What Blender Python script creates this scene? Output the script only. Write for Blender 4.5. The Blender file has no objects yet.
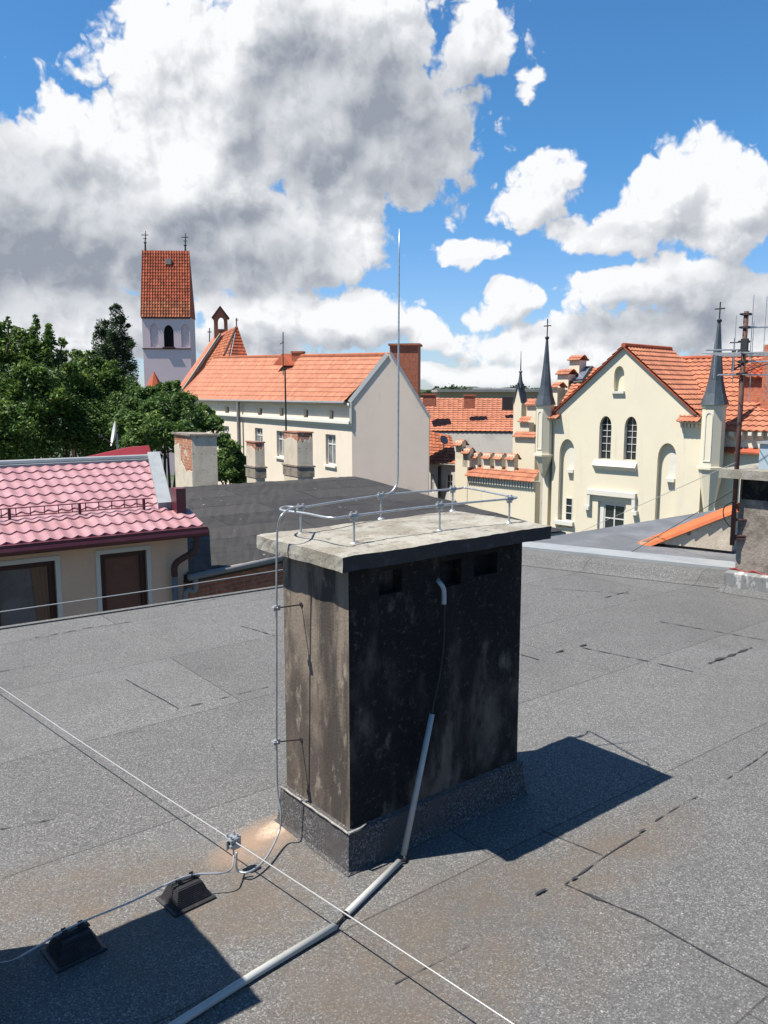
import bpy, bmesh, math, random
from mathutils import Vector, Matrix
from mathutils.geometry import tessellate_polygon
R = math.radians
random.seed(7)
SC = bpy.context.scene
COL = SC.collection

# ------------------------------------------------------------------ camera maths
F = 812.0; H = 1.7; PIT = R(8.2)
cP, sP = math.cos(PIT), math.sin(PIT)
CAM = Vector((0, 0, H))
def ray(x, y):
    u = (x-384)/F; v = (512-y)/F
    return Vector((u, cP+v*sP, v*cP-sP))
def G(x, y, z=0.0):
    r = ray(x, y); return CAM + r*((z-H)/r.z)
def at(x, y, Y):
    r = ray(x, y); return CAM + r*(Y/r.y)
def vpdir(x):
    return Vector(((x-384)/F, 1/cP)).normalized()
class Fr:
    """vertical plane frame: U to the right, N away from the viewer"""
    def __init__(s, O, U):
        s.O = Vector((O[0], O[1])); s.U = Vector((U[0], U[1])).normalized()
        s.N = Vector((-s.U.y, s.U.x))
        if s.N.dot(s.O) < 0: s.N = -s.N
    def p(s, u, z, v=0.0):
        q = s.O + s.U*u + s.N*v
        return Vector((q.x, q.y, z))
    def px(s, x, y, v=0.0):
        r = ray(x, y); o = s.O + s.N*v
        t = o.dot(s.N)/Vector((r.x, r.y)).dot(s.N)
        P = CAM + r*t
        return ((Vector((P.x, P.y))-o).dot(s.U), P.z)
    def rot(s): return math.atan2(s.U.y, s.U.x)
    def shift(s, u, v):
        q = s.O + s.U*u + s.N*v
        f = Fr((q.x, q.y), s.U); f.N = s.N.copy(); return f

# ------------------------------------------------------------------ mesh builder
class MB:
    def __init__(s): s.v = []; s.f = []; s.m = []; s.t = []
    def face(s, pts, mi=0, tint=0.5):
        i = len(s.v); s.v += [Vector(p) for p in pts]
        s.f.append(tuple(range(i, i+len(pts)))); s.m.append(mi); s.t.append(tint)
        return s
    def box(s, o, a, b, c, mi=0):
        """parallelepiped from corner o with edge vectors a b c"""
        o, a, b, c = map(Vector, (o, a, b, c))
        if a.cross(b).dot(c) < 0: a, b = b, a
        i = len(s.v)
        s.v += [o, o+a, o+a+b, o+b, o+c, o+a+c, o+a+b+c, o+b+c]
        for q in ((0,3,2,1),(4,5,6,7),(0,1,5,4),(1,2,6,5),(2,3,7,6),(3,0,4,7)):
            s.f.append(tuple(i+k for k in q)); s.m.append(mi); s.t.append(.5)
        return s
    def cbox(s, c, sx, sy, sz, rz=0, mi=0):
        ex = Vector((math.cos(rz), math.sin(rz), 0))*sx; ey = Vector((-math.sin(rz), math.cos(rz), 0))*sy
        return s.box(Vector(c)-ex/2-ey/2-Vector((0,0,sz/2)), ex, ey, (0,0,sz), mi)
    def fbox(s, fr, u0, u1, z0, z1, v0, v1, mi=0):
        return s.box(fr.p(u0, z0, v0), fr.p(u1,z0,v0)-fr.p(u0,z0,v0), fr.p(u0,z0,v1)-fr.p(u0,z0,v0), (0,0,z1-z0), mi)
    def tube(s, pts, r, n=8, mi=0, cap=True):
        pts = [Vector(p) for p in pts]; i0 = len(s.v); m = len(pts)
        rr = r if isinstance(r, (list, tuple)) else [r]*m
        up = None
        for k, p in enumerate(pts):
            d = (pts[min(k+1, m-1)]-pts[max(k-1, 0)]).normalized()
            if up is None:
                up = Vector((0,0,1)) if abs(d.z) < .9 else Vector((1,0,0))
            a = (up - d*up.dot(d)).normalized(); b = d.cross(a); up = a
            for j in range(n):
                w = 2*math.pi*j/n
                s.v.append(p + (a*math.cos(w)+b*math.sin(w))*rr[k])
        for k in range(m-1):
            for j in range(n):
                s.f.append((i0+k*n+j, i0+k*n+(j+1)%n, i0+(k+1)*n+(j+1)%n, i0+(k+1)*n+j)); s.m.append(mi); s.t.append(.5)
        if cap:
            s.f.append(tuple(i0+j for j in range(n))[::-1]); s.m.append(mi); s.t.append(.5)
            s.f.append(tuple(i0+(m-1)*n+j for j in range(n))); s.m.append(mi); s.t.append(.5)
        return s
    def lathe(s, c, prof, n=12, mi=0, ph=0):
        c = Vector(c)
        for k in range(len(prof)-1):
            for j in range(n):
                a0, a1 = ph+2*math.pi*j/n, ph+2*math.pi*(j+1)/n
                q = []
                for (r_, z_), a in ((prof[k], a0), (prof[k], a1), (prof[k+1], a1), (prof[k+1], a0)):
                    q.append(c+Vector((r_*math.cos(a), r_*math.sin(a), z_)))
                if prof[k][0] < 1e-6: q = q[1:]
                elif prof[k+1][0] < 1e-6: q = q[:3]
                s.face(q, mi)
        return s
    def prism(s, poly, vec, mi=0):
        vec = Vector(vec); P = [Vector(p) for p in poly]; n = len(P)
        nrm = Vector((0,0,0))
        for k in range(n): nrm += (P[k]-P[0]).cross(P[(k+1) % n]-P[0])
        if nrm.dot(vec) > 0: P.reverse()
        tri = tessellate_polygon([P])
        for t in tri:
            a = [P[k] for k in t]
            if (a[1]-a[0]).cross(a[2]-a[0]).dot(vec) > 0: a.reverse()
            s.face(a, mi); s.face([x+vec for x in reversed(a)], mi)
        for k in range(n):
            a, b = P[k], P[(k+1) % n]
            s.face([b, a, a+vec, b+vec], mi)
        return s
    def facade(s, fr, outer, holes, depth, v=0.0, mi=0, mr=None):
        """sheet with openings in (u,z) and reveals going inward"""
        mr = mi if mr is None else mr
        loops = [[Vector((a, b, 0)) for a, b in outer]] + [[Vector((a, b, 0)) for a, b in h] for h in holes]
        flat = [p for L in loops for p in L]
        out = -Vector((fr.N.x, fr.N.y, 0))
        for t in tessellate_polygon(loops):
            a = [fr.p(flat[k].x, flat[k].y, v) for k in t]
            if (a[1]-a[0]).cross(a[2]-a[0]).dot(out) < 0: a.reverse()
            s.face(a, mi)
        for h in holes:
            cx = sum(a for a, b in h)/len(h); cz = sum(b for a, b in h)/len(h)
            for k in range(len(h)):
                (a0, b0), (a1, b1) = h[k], h[(k+1) % len(h)]
                q = [fr.p(a0,b0,v), fr.p(a1,b1,v), fr.p(a1,b1,v+depth), fr.p(a0,b0,v+depth)]
                n = (q[1]-q[0]).cross(q[2]-q[0])
                c = fr.p(cx, cz, v+depth/2)
                if n.dot(c-(q[0]+q[2])/2) < 0: q.reverse()
                s.face(q, mr)
        return s
    def build(s, name, mats, parent=None, root=None, label=None, smooth=False, weld=False):
        me = bpy.data.meshes.new(name)
        inv = (root or parent)
        M = ROOTM.get(inv.name, Matrix.Identity(4)).inverted() if inv else Matrix.Identity(4)
        me.from_pydata([M @ p for p in s.v], [], s.f)
        if not isinstance(mats, (list, tuple)): mats = [mats]
        for m in mats: me.materials.append(m)
        at_ = me.attributes.new('tint', 'FLOAT', 'FACE')
        at_.data.foreach_set('value', s.t)
        me.polygons.foreach_set('material_index', s.m)
        if smooth: me.polygons.foreach_set('use_smooth', [True]*len(me.polygons))
        if weld:
            b = bmesh.new(); b.from_mesh(me); bmesh.ops.remove_doubles(b, verts=b.verts, dist=1e-5); b.to_mesh(me); b.free()
        me.update()
        o = bpy.data.objects.new(name, me); COL.objects.link(o)
        if parent:
            o.parent = parent; ROOTM[o.name] = ROOTM.get(parent.name, Matrix.Identity(4))
        if label: o['label'] = label
        return o
ROOTM = {}
def thing(name, label, cat, loc=(0,0,0), rz=0, group=None):
    o = bpy.data.objects.new(name, None); COL.objects.link(o)
    o.empty_display_size = .2
    o.location = loc; o.rotation_euler = (0,0,rz)
    ROOTM[o.name] = Matrix.Translation(Vector(loc)) @ Matrix.Rotation(rz, 4, 'Z')
    o['label'] = label; o['category'] = cat
    if group: o['group'] = group
    return o
def tag(o, label, cat, group=None, kind=None):
    o['label'] = label; o['category'] = cat
    if group: o['group'] = group
    if kind: o['kind'] = kind
    return o
def smooth_path(pts, n=6):
    P = [Vector(p) for p in pts]; out = []
    for i in range(len(P)-1):
        p0, p1, p2, p3 = P[max(i-1,0)], P[i], P[i+1], P[min(i+2, len(P)-1)]
        for k in range(n):
            t = k/n
            out.append(.5*((2*p1)+(p2-p0)*t+(2*p0-5*p1+4*p2-p3)*t*t+(3*p1-p0-3*p2+p3)*t**3))
    out.append(P[-1]); return out

# ------------------------------------------------------------------ materials
def newmat(name):
    m = bpy.data.materials.new(name); m.use_nodes = True
    nt = m.node_tree; b = nt.nodes['Principled BSDF']
    return m, nt, b
def noise(nt, vec, scale, detail=4, rough=.55, dist=0):
    n = nt.nodes.new('ShaderNodeTexNoise'); n.inputs['Scale'].default_value = scale
    n.inputs['Detail'].default_value = detail; n.inputs['Roughness'].default_value = rough; n.inputs['Distortion'].default_value = dist
    nt.links.new(vec, n.inputs['Vector']); return n.outputs['Fac']
def ramp(nt, fac, lo, hi, c0=(0,0,0,1), c1=(1,1,1,1)):
    r = nt.nodes.new('ShaderNodeMapRange'); r.interpolation_type = 'SMOOTHSTEP'
    r.inputs['From Min'].default_value = lo; r.inputs['From Max'].default_value = hi
    nt.links.new(fac, r.inputs['Value']); return r.outputs['Result']
def mix(nt, fac, a, b, mode='MIX'):
    m = nt.nodes.new('ShaderNodeMix'); m.data_type = 'RGBA'; m.blend_type = mode
    for sk, val in ((0, fac), (6, a), (7, b)):
        if isinstance(val, (int, float)): m.inputs[sk].default_value = val
        elif isinstance(val, (tuple, list)): m.inputs[sk].default_value = (*val[:3], 1)
        else: nt.links.new(val, m.inputs[sk])
    return m.outputs[2]
def math_(nt, op, a, b=None, c=None, clamp=False):
    n = nt.nodes.new('ShaderNodeMath'); n.operation = op; n.use_clamp = clamp
    for i, v in enumerate((a, b, c)):
        if v is None: continue
        if isinstance(v, (int, float)): n.inputs[i].default_value = v
        else: nt.links.new(v, n.inputs[i])
    return n.outputs[0]
def coords(nt, scale=None, rz=0):
    t = nt.nodes.new('ShaderNodeTexCoord'); o = t.outputs['Object']
    if scale or rz:
        m = nt.nodes.new('ShaderNodeMapping'); m.inputs['Scale'].default_value = scale or (1,1,1)
        m.inputs['Rotation'].default_value = (0,0,rz); nt.links.new(o, m.inputs['Vector']); o = m.outputs['Vector']
    return o
def bump(nt, b, h, strength=.3, dist=.01):
    n = nt.nodes.new('ShaderNodeBump'); n.inputs['Strength'].default_value = strength; n.inputs['Distance'].default_value = dist
    nt.links.new(h, n.inputs['Height']); nt.links.new(n.outputs['Normal'], b.inputs['Normal']); return n
def mat(name, base, rough=.8, layers=(), bmp=None, metal=0, tint=0.0, spec=.3, stretch=None):
    """layers: (scale, colour, lo, hi, amount[, zscale])"""
    m, nt, b = newmat(name); vec = coords(nt)
    base = tuple(c*KA for c in base); layers = [(L[0], tuple(c*KA for c in L[1]), *L[2:]) for L in layers]
    col = None; cur = base
    for L in layers:
        v = vec if len(L) < 6 else coords(nt, (1,1,L[5]))
        f = ramp(nt, noise(nt, v, L[0], 5, .6), L[2], L[3])
        cur = mix(nt, math_(nt, 'MULTIPLY', f, L[4]), cur, L[1])
    if tint:
        a = nt.nodes.new('ShaderNodeAttribute'); a.attribute_name = 'tint'
        g = math_(nt, 'MULTIPLY_ADD', a.outputs['Fac'], tint*2, 1-tint)
        cm = nt.nodes.new('ShaderNodeCombineColor')
        for k in range(3): nt.links.new(g, cm.inputs[k])
        cur = mix(nt, 1.0, cur, cm.outputs[0], 'MULTIPLY')
    if isinstance(cur, tuple): b.inputs['Base Color'].default_value = (*cur, 1)
    else: nt.links.new(cur, b.inputs['Base Color'])
    b.inputs['Roughness'].default_value = rough; b.inputs['Metallic'].default_value = metal
    b.inputs['Specular IOR Level'].default_value = spec
    if bmp: bump(nt, b, noise(nt, vec, bmp[0], 6, .65), bmp[1], bmp[2])
    return m

def brick_mat(name, c1, c2, mortar, patch=None, patch_lo=.5, patch_hi=.55, scale=1.0, rz=0):
    m, nt, b = newmat(name)
    t = nt.nodes.new('ShaderNodeTexCoord'); sx = nt.nodes.new('ShaderNodeSeparateXYZ'); nt.links.new(t.outputs['Object'], sx.inputs[0])
    # horizontal coordinate: x+y works for both faces of a box
    h = math_(nt, 'ADD', sx.outputs[0], sx.outputs[1])
    cv = nt.nodes.new('ShaderNodeCombineXYZ'); nt.links.new(h, cv.inputs[0]); nt.links.new(sx.outputs[2], cv.inputs[1])
    br = nt.nodes.new('ShaderNodeTexBrick'); nt.links.new(cv.outputs[0], br.inputs['Vector'])
    br.inputs['Scale'].default_value = scale; br.inputs['Brick Width'].default_value = .26; br.inputs['Row Height'].default_value = .08
    br.inputs['Mortar Size'].default_value = .008; br.inputs['Color1'].default_value = (*c1,1); br.inputs['Color2'].default_value = (*c2,1); br.inputs['Mortar'].default_value = (*mortar,1)
    cur = br.outputs['Color']
    n1 = noise(nt, t.outputs['Object'], 9, 5, .6)
    cur = mix(nt, ramp(nt, n1, .45, .75), cur, tuple(c*.45 for c in c1))
    if patch:
        n2 = noise(nt, t.outputs['Object'], 2.3, 5, .6)
        cur = mix(nt, ramp(nt, n2, patch_lo, patch_hi), cur, patch)
        n3 = noise(nt, t.outputs['Object'], 14, 4, .6)
        cur = mix(nt, math_(nt, 'MULTIPLY', ramp(nt, n3, .55, .75), .5), cur, (.12,.1,.085))
    cur = mix(nt, 1.0, cur, (.8,.8,.8), 'MULTIPLY')
    nt.links.new(cur, b.inputs['Base Color']); b.inputs['Roughness'].default_value = .9
    bump(nt, b, br.outputs['Fac'], -.3, .01)
    return m

KA = .66
M = {}
M['galv'] = mat('galvanised_steel', (.62,.64,.66), .38, [(60,(.42,.44,.46),.4,.7,.7)], metal=.6, spec=.5)
M['alu'] = mat('aluminium_wire', (.62,.61,.59), .35, metal=.35, spec=.5)
M['black_plastic'] = mat('black_plastic', (.035,.033,.036), .5, [(25,(.11,.10,.09),.5,.75,.6)])
M['cable'] = mat('black_cable', (.02,.02,.022), .5)
M['pvc'] = mat('grey_white_pipe', (.52,.52,.49), .45, [(12,(.42,.40,.35),.45,.75,.6),(40,(.35,.33,.29),.62,.75,.5)])
M['pvc_grey'] = mat('grey_pvc_elbow', (.42,.46,.50), .45)
M['slab'] = mat('weathered_concrete', (.40,.375,.32), .95, [(13,(.16,.15,.125),.56,.68,.75),(5,(.27,.24,.185),.44,.60,.85),(2,(.56,.52,.43),.5,.7,.6),(30,(.2,.19,.16),.55,.7,.6),(90,(.5,.47,.39),.5,.75,.5),(9,(.12,.09,.06),.60,.70,.8),(26,(.10,.095,.08),.62,.7,.7)], bmp=(70,.6,.006))
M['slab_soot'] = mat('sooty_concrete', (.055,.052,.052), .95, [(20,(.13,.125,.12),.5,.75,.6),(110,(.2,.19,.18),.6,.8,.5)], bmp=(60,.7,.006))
M['render_brown'] = mat('brown_stained_render', (.27,.215,.165), .95, [(7,(.05,.042,.036),.47,.62,.9,.16),(3.0,(.07,.055,.045),.47,.64,.85,.5),(16,(.44,.38,.30),.56,.74,.7,.6),(70,(.07,.055,.045),.55,.75,.6),(160,(.33,.29,.23),.62,.8,.5)], bmp=(90,.7,.004))
M['render_soot'] = mat('soot_black_render', (.013,.012,.012), .95, [(3.2,(.17,.14,.115),.46,.66,.9,.55),(9,(.26,.22,.19),.56,.72,.7,.6),(5,(.006,.006,.007),.46,.62,.85,.25),(22,(.006,.006,.009),.45,.7,.7,.5),(50,(.12,.105,.10),.56,.78,.8),(150,(.17,.155,.145),.60,.80,.8)], bmp=(80,.9,.006))
M['felt_soot'] = mat('felt_upstand', (.055,.055,.06), .9, [(260,(.22,.22,.23),.55,.72,.8),(8,(.09,.088,.09),.45,.7,.7)], bmp=(260,.6,.002))
def felt_up():
    m, nt, b = newmat('dark_granular_felt'); v = coords(nt)
    vo = nt.nodes.new('ShaderNodeTexVoronoi'); vo.inputs['Scale'].default_value = 210; nt.links.new(v, vo.inputs['Vector'])
    sp = nt.nodes.new('ShaderNodeSeparateColor'); nt.links.new(vo.outputs['Color'], sp.inputs[0])
    gr = nt.nodes.new('ShaderNodeValToRGB'); nt.links.new(sp.outputs[0], gr.inputs[0])
    e = gr.color_ramp.elements; e[0].position = .1; e[0].color = (.018,.018,.02,1); e[1].position = 1; e[1].color = (.17,.165,.16,1)
    k = gr.color_ramp.elements.new(.7); k.color = (.06,.058,.058,1)
    cur = mix(nt, ramp(nt, noise(nt, v, 7, 5, .6), .4, .7), gr.outputs[0], (.05,.045,.042))
    nt.links.new(cur, b.inputs['Base Color']); b.inputs['Roughness'].default_value = .85
    bump(nt, b, math_(nt, 'ADD', sp.outputs[0], math_(nt, 'MULTIPLY', noise(nt, v, 12, 3, .5), 4)), .6, .004)
    return m
M['felt_soot'] = felt_up()
M['mortar'] = mat('mortar_line', (.42,.39,.35), .9, [(50,(.24,.22,.2),.45,.65,.8)])
M['bitumen'] = mat('bitumen_bead', (.035,.035,.038), .7, [(60,(.08,.08,.085),.4,.7,.6)])
M['hole'] = mat('dark_inside', (.01,.01,.01), .95)
M['flash'] = mat('zinc_flashing', (.42,.44,.44), .55, [(3,(.33,.35,.36),.4,.65,.7),(25,(.35,.36,.36),.62,.75,.6)], metal=.15, spec=.4)
M['lead'] = mat('grey_metal_roof', (.17,.175,.18), .6, [(2,(.27,.27,.285),.4,.65,.7),(14,(.13,.13,.14),.55,.7,.6)], metal=.1, bmp=(3,.2,.02))
M['tile'] = mat('orange_clay_tile', (.54,.215,.125), .8, [(3,(.45,.165,.095),.42,.62,.6),(.8,(.62,.25,.13),.5,.7,.6)], tint=.16)
M['tile_red'] = mat('red_clay_tile', (.50,.115,.05), .8, [(1.5,(.36,.08,.04),.42,.62,.75),(.5,(.42,.13,.06),.5,.72,.6)], tint=.3)
M['tile_warm'] = mat('weathered_clay_tile', (.46,.15,.07), .85, [(2,(.30,.09,.05),.45,.65,.7)], tint=.3)
M['tile_new'] = mat('bright_orange_tile', (.62,.16,.05), .7, [(6,(.5,.12,.045),.42,.66,.6),(30,(.25,.09,.05),.62,.75,.6)], tint=.12)
M['pink'] = mat('red_coated_metal_tile', (.50,.255,.265), .42, [(2.2,(.60,.34,.35),.45,.65,.6),(7,(.48,.23,.24),.55,.72,.5,2),(25,(.38,.16,.17),.62,.75,.5)], spec=.6, tint=.08)
M['maroon'] = mat('maroon_paint', (.12,.022,.032), .4, [(5,(.17,.04,.05),.45,.7,.6)], spec=.5)
M['red_trim'] = mat('red_painted_sheet', (.45,.055,.07), .45, [(4,(.35,.05,.06),.4,.7,.6)])
M['ivory'] = mat('ivory_render', (.93,.84,.64), .9, [(.6,(.89,.80,.61),.4,.65,.7),(3,(.80,.72,.56),.55,.8,.35),(2.4,(.72,.65,.51),.56,.74,.5,.12),(.25,(.86,.78,.60),.45,.6,.5)], bmp=(20,.15,.01))
M['ivory_trim'] = mat('white_trim', (.86,.82,.72), .85, [(4,(.7,.66,.57),.5,.75,.4)])
M['cream'] = mat('cream_render', (.90,.79,.64), .9, [(2.6,(.70,.61,.50),.54,.74,.55,.12),(.5,(.84,.73,.59),.42,.62,.7),(4,(.62,.55,.46),.55,.8,.4,.3)])
M['plaster_soft'] = mat('stained_white_plaster', (.80,.76,.69), .9, [(.5,(.62,.60,.55),.42,.62,.8),(3,(.5,.48,.44),.58,.75,.6,.4)])
M['beige'] = mat('beige_render', (.95,.79,.66), .9, [(.35,(.89,.73,.61),.42,.62,.8),(1.2,(.46,.41,.36),.6,.75,.45,.4)])
M['tan'] = mat('tan_render', (.98,.68,.47), .9, [(1.2,(.86,.59,.40),.42,.65,.7),(9,(.88,.70,.54),.5,.75,.5),(60,(.6,.46,.34),.5,.75,.35)], bmp=(60,.3,.004))
M['greyrend'] = mat('grey_old_render', (.42,.39,.35), .9, [(.8,(.33,.31,.28),.42,.62,.8),(5,(.5,.47,.42),.5,.75,.5)])
M['pinkwall'] = mat('pale_lilac_render', (1.0,.78,.78), .9, [(.2,(.95,.73,.74),.42,.62,.7)])
M['rough'] = mat('rough_plaster', (.33,.285,.24), .95, [(4,(.16,.135,.11),.45,.6,.85),(12,(.42,.37,.31),.5,.7,.6),(60,(.1,.085,.07),.56,.75,.6)], bmp=(30,.8,.01))
M['white'] = mat('white_paint', (.8,.79,.75), .6)
M['glass'] = mat('window_glass', (.03,.035,.04), .08, spec=.9)
M['glass_light'] = mat('curtained_glass', (.32,.33,.33), .15, [(1.5,(.12,.12,.13),.4,.6,.8)], spec=.8)
M['glass_blue'] = mat('skylight_glass', (.16,.19,.24), .08, spec=.9)
M['brown_wood'] = mat('dark_brown_frame', (.075,.03,.022), .5)
M['blind'] = mat('brown_blind', (.22,.095,.06), .75, [(9,(.17,.07,.045),.4,.7,.6)], spec=.5)
M['curtain'] = mat('curtain', (.26,.15,.095), .9, [(14,(.28,.17,.1),.4,.6,.7,.05)])
M['copper'] = mat('grey_patina_lead', (.085,.105,.125), .5, [(3,(.16,.19,.21),.45,.68,.7,.3)], metal=.3)
M['iron'] = mat('dark_iron', (.04,.038,.04), .6)
M['rust'] = mat('rusty_mast', (.10,.055,.05), .75, [(12,(.17,.07,.05),.45,.65,.8)])
M['pipe'] = mat('grey_downpipe', (.30,.29,.28), .5, [(5,(.2,.19,.18),.45,.7,.7)])
M['bark'] = mat('bark', (.10,.075,.055), .95, [(8,(.05,.04,.03),.4,.6,.8,.3)])
M['brick'] = brick_mat('red_brick', (.56,.16,.075), (.44,.115,.06), (.40,.24,.17))
M['brick_old'] = brick_mat('brick_showing_through_plaster', (.46,.17,.08), (.33,.11,.06), (.40,.33,.26), patch=(.50,.42,.33), patch_lo=.54, patch_hi=.58)
M['brick_low'] = brick_mat('old_orange_brick', (.42,.15,.075), (.30,.10,.055), (.28,.22,.18), patch=(.36,.27,.2), patch_lo=.6, patch_hi=.66)
M['plaster_pale'] = mat('pale_old_plaster', (.72,.63,.50), .95, [(2.5,(.60,.52,.41),.45,.6,.8),(9,(.2,.165,.13),.64,.7,.85),(40,(.36,.31,.25),.5,.7,.5)], bmp=(25,.5,.01))

# black bitumen of the neighbouring roof: patched sheets
def felt_black():
    m, nt, b = newmat('old_black_bitumen'); v = coords(nt, None, R(-37))
    br = nt.nodes.new('ShaderNodeTexBrick'); nt.links.new(v, br.inputs['Vector'])
    br.inputs['Scale'].default_value = 1; br.inputs['Brick Width'].default_value = 3.4; br.inputs['Row Height'].default_value = .95
    br.inputs['Mortar Size'].default_value = .035; br.inputs['Mortar Smooth'].default_value = .3
    br.inputs['Color1'].default_value = (.014,.0135,.0135,1); br.inputs['Color2'].default_value = (.034,.032,.031,1); br.inputs['Mortar'].default_value = (.004,.004,.004,1)
    cur = mix(nt, math_(nt, 'MULTIPLY', ramp(nt, noise(nt, v, 1.3, 5, .6), .42, .66), .6), br.outputs['Color'], (.036,.034,.032))
    cur = mix(nt, math_(nt, 'MULTIPLY', ramp(nt, noise(nt, v, 6, 5, .7), .45, .75), .6), cur, (.028,.027,.028))
    cur = mix(nt, ramp(nt, noise(nt, v, 3.6, 6, .75), .665, .68), cur, (.30,.29,.26))
    cur = mix(nt, 1.0, cur, (.88,.84,.80), 'MULTIPLY')
    nt.links.new(cur, b.inputs['Base Color']); b.inputs['Roughness'].default_value = .85
    bump(nt, b, noise(nt, v, 9, 5, .6), .5, .02)
    return m
M['felt_black'] = felt_black()

def felt_main():
    m, nt, b = newmat('grey_mineral_felt'); v = coords(nt)
    base = (.165,.162,.158)
    # granules of mixed greys
    vo = nt.nodes.new('ShaderNodeTexVoronoi'); vo.inputs['Scale'].default_value = 230; nt.links.new(v, vo.inputs['Vector'])
    sp = nt.nodes.new('ShaderNodeSeparateColor'); nt.links.new(vo.outputs['Color'], sp.inputs[0])
    g = sp.outputs[0]
    gr = nt.nodes.new('ShaderNodeValToRGB'); nt.links.new(g, gr.inputs[0])
    e = gr.color_ramp.elements; e[0].position = 0; e[0].color = (.05,.05,.052,1); e[1].position = 1; e[1].color = (.52,.51,.49,1)
    k = gr.color_ramp.elements.new(.35); k.color = (.125,.123,.121,1)
    k = gr.color_ramp.elements.new(.8); k.color = (.23,.227,.222,1)
    cur = mix(nt, .72, base, gr.outputs[0])
    n35 = noise(nt, v, 60, 4, .7)
    cur = mix(nt, math_(nt, 'MULTIPLY', ramp(nt, n35, .42, .68), .35), cur, (.21,.212,.215))
    # broad weathering
    cur = mix(nt, math_(nt, 'MULTIPLY', ramp(nt, noise(nt, v, .55, 6, .6), .42, .68), .45), cur, (.125,.124,.123))
    cur = mix(nt, math_(nt, 'MULTIPLY', ramp(nt, noise(nt, v, 2.3, 6, .65), .5, .75), .4), cur, (.10,.10,.10))
    cur = mix(nt, math_(nt, 'MULTIPLY', ramp(nt, noise(nt, coords(nt, (.35,1.6,1), R(-40)), 2.6, 5, .6), .5, .75), .3), cur, (.21,.212,.215))
    # brown dirt washed around the stack, by place, then a painted warm glow
    sx = nt.nodes.new('ShaderNodeSeparateXYZ'); nt.links.new(v, sx.inputs[0])
    def blob(cx, cy, rx, ry, ang=0):
        dx = math_(nt, 'SUBTRACT', sx.outputs[0], cx); dy = math_(nt, 'SUBTRACT', sx.outputs[1], cy)
        ca, sa = math.cos(ang), math.sin(ang)
        a = math_(nt, 'ADD', math_(nt, 'MULTIPLY', dx, ca/rx), math_(nt, 'MULTIPLY', dy, sa/rx))
        c = math_(nt, 'ADD', math_(nt, 'MULTIPLY', dx, -sa/ry), math_(nt, 'MULTIPLY', dy, ca/ry))
        d = math_(nt, 'ADD', math_(nt, 'MULTIPLY', a, a), math_(nt, 'MULTIPLY', c, c))
        return math_(nt, 'SUBTRACT', 1.0, d, clamp=True)
    big = None
    for (px_, py_, rx, ry, an) in ((250,900,.75,.5,.4),(440,960,.9,.45,.6),(620,850,.55,.22,.7),(120,900,.6,.4,0),(520,900,.5,.25,.6),(380,1010,.6,.3,.6)):
        p = G(px_, py_); q = blob(p.x, p.y, rx, ry, an)
        big = q if big is None else math_(nt, 'MAXIMUM', big, q)
    nn = noise(nt, v, 3.2, 6, .65)
    w = math_(nt, 'MULTIPLY', big, ramp(nt, nn, .30, .62))
    cur = mix(nt, math_(nt, 'MULTIPLY', w, .62), cur, (.17,.128,.092))
    w2 = math_(nt, 'MULTIPLY', big, ramp(nt, noise(nt, v, 7, 6, .7), .5, .72))
    cur = mix(nt, math_(nt, 'MULTIPLY', w2, .5), cur, (.21,.15,.10))
    p = G(262, 838); s1 = blob(p.x, p.y, .28, .13, .9); s1 = math_(nt, 'MULTIPLY', s1, ramp(nt, nn, .2, .5))  # warm reflected light at the stack foot, painted into the felt colour
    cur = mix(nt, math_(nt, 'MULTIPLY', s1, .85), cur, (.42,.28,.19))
    p = G(275, 828); s2 = blob(p.x, p.y, .11, .055, 1.0)  # brighter core of the painted glow
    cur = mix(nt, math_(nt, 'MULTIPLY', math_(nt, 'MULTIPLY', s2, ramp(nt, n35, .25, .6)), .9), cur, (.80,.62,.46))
    # light droppings
    vs = nt.nodes.new('ShaderNodeTexVoronoi'); vs.inputs['Scale'].default_value = 34; nt.links.new(v, vs.inputs['Vector'])
    dots = math_(nt, 'LESS_THAN', vs.outputs['Distance'], math_(nt, 'MULTIPLY', ramp(nt, noise(nt, v, 45, 2, .5), .45, .78), .20))
    near = math_(nt, 'MULTIPLY', dots, ramp(nt, noise(nt, v, 1.6, 4, .6), .38, .56))
    near = math_(nt, 'MULTIPLY', near, ramp(nt, math_(nt, 'ADD', sx.outputs[1], math_(nt, 'MULTIPLY', sx.outputs[0], -.8)), 3.2, 1.6))
    cur = mix(nt, math_(nt, 'MULTIPLY', near, .75), cur, (.62,.60,.53))
    bk_ = nt.nodes.new('ShaderNodeTexBrick'); nt.links.new(coords(nt, None, R(-38)), bk_.inputs['Vector']); bk_.inputs['Scale'].default_value = 1
    bk_.inputs['Brick Width'].default_value = 4.1; bk_.inputs['Row Height'].default_value = .98; bk_.inputs['Mortar Size'].default_value = .005; bk_.inputs['Mortar Smooth'].default_value = .6
    bk_.inputs['Color1'].default_value = (.90,.90,.90,1); bk_.inputs['Color2'].default_value = (1.06,1.06,1.06,1); bk_.inputs['Mortar'].default_value = (.50,.50,.50,1)
    cur = mix(nt, 1.0, cur, bk_.outputs[0], 'MULTIPLY')
    cur = mix(nt, 1.0, cur, (.62,.62,.61), 'MULTIPLY')
    nt.links.new(cur, b.inputs['Base Color']); b.inputs['Roughness'].default_value = .88; b.inputs['Specular IOR Level'].default_value = .35
    h = math_(nt, 'ADD', math_(nt, 'MULTIPLY', g, .5), math_(nt, 'MULTIPLY', noise(nt, v, 5, 4, .5), 2.5))
    bump(nt, b, h, .55, .004)
    return m
M['felt'] = felt_main()

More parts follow.
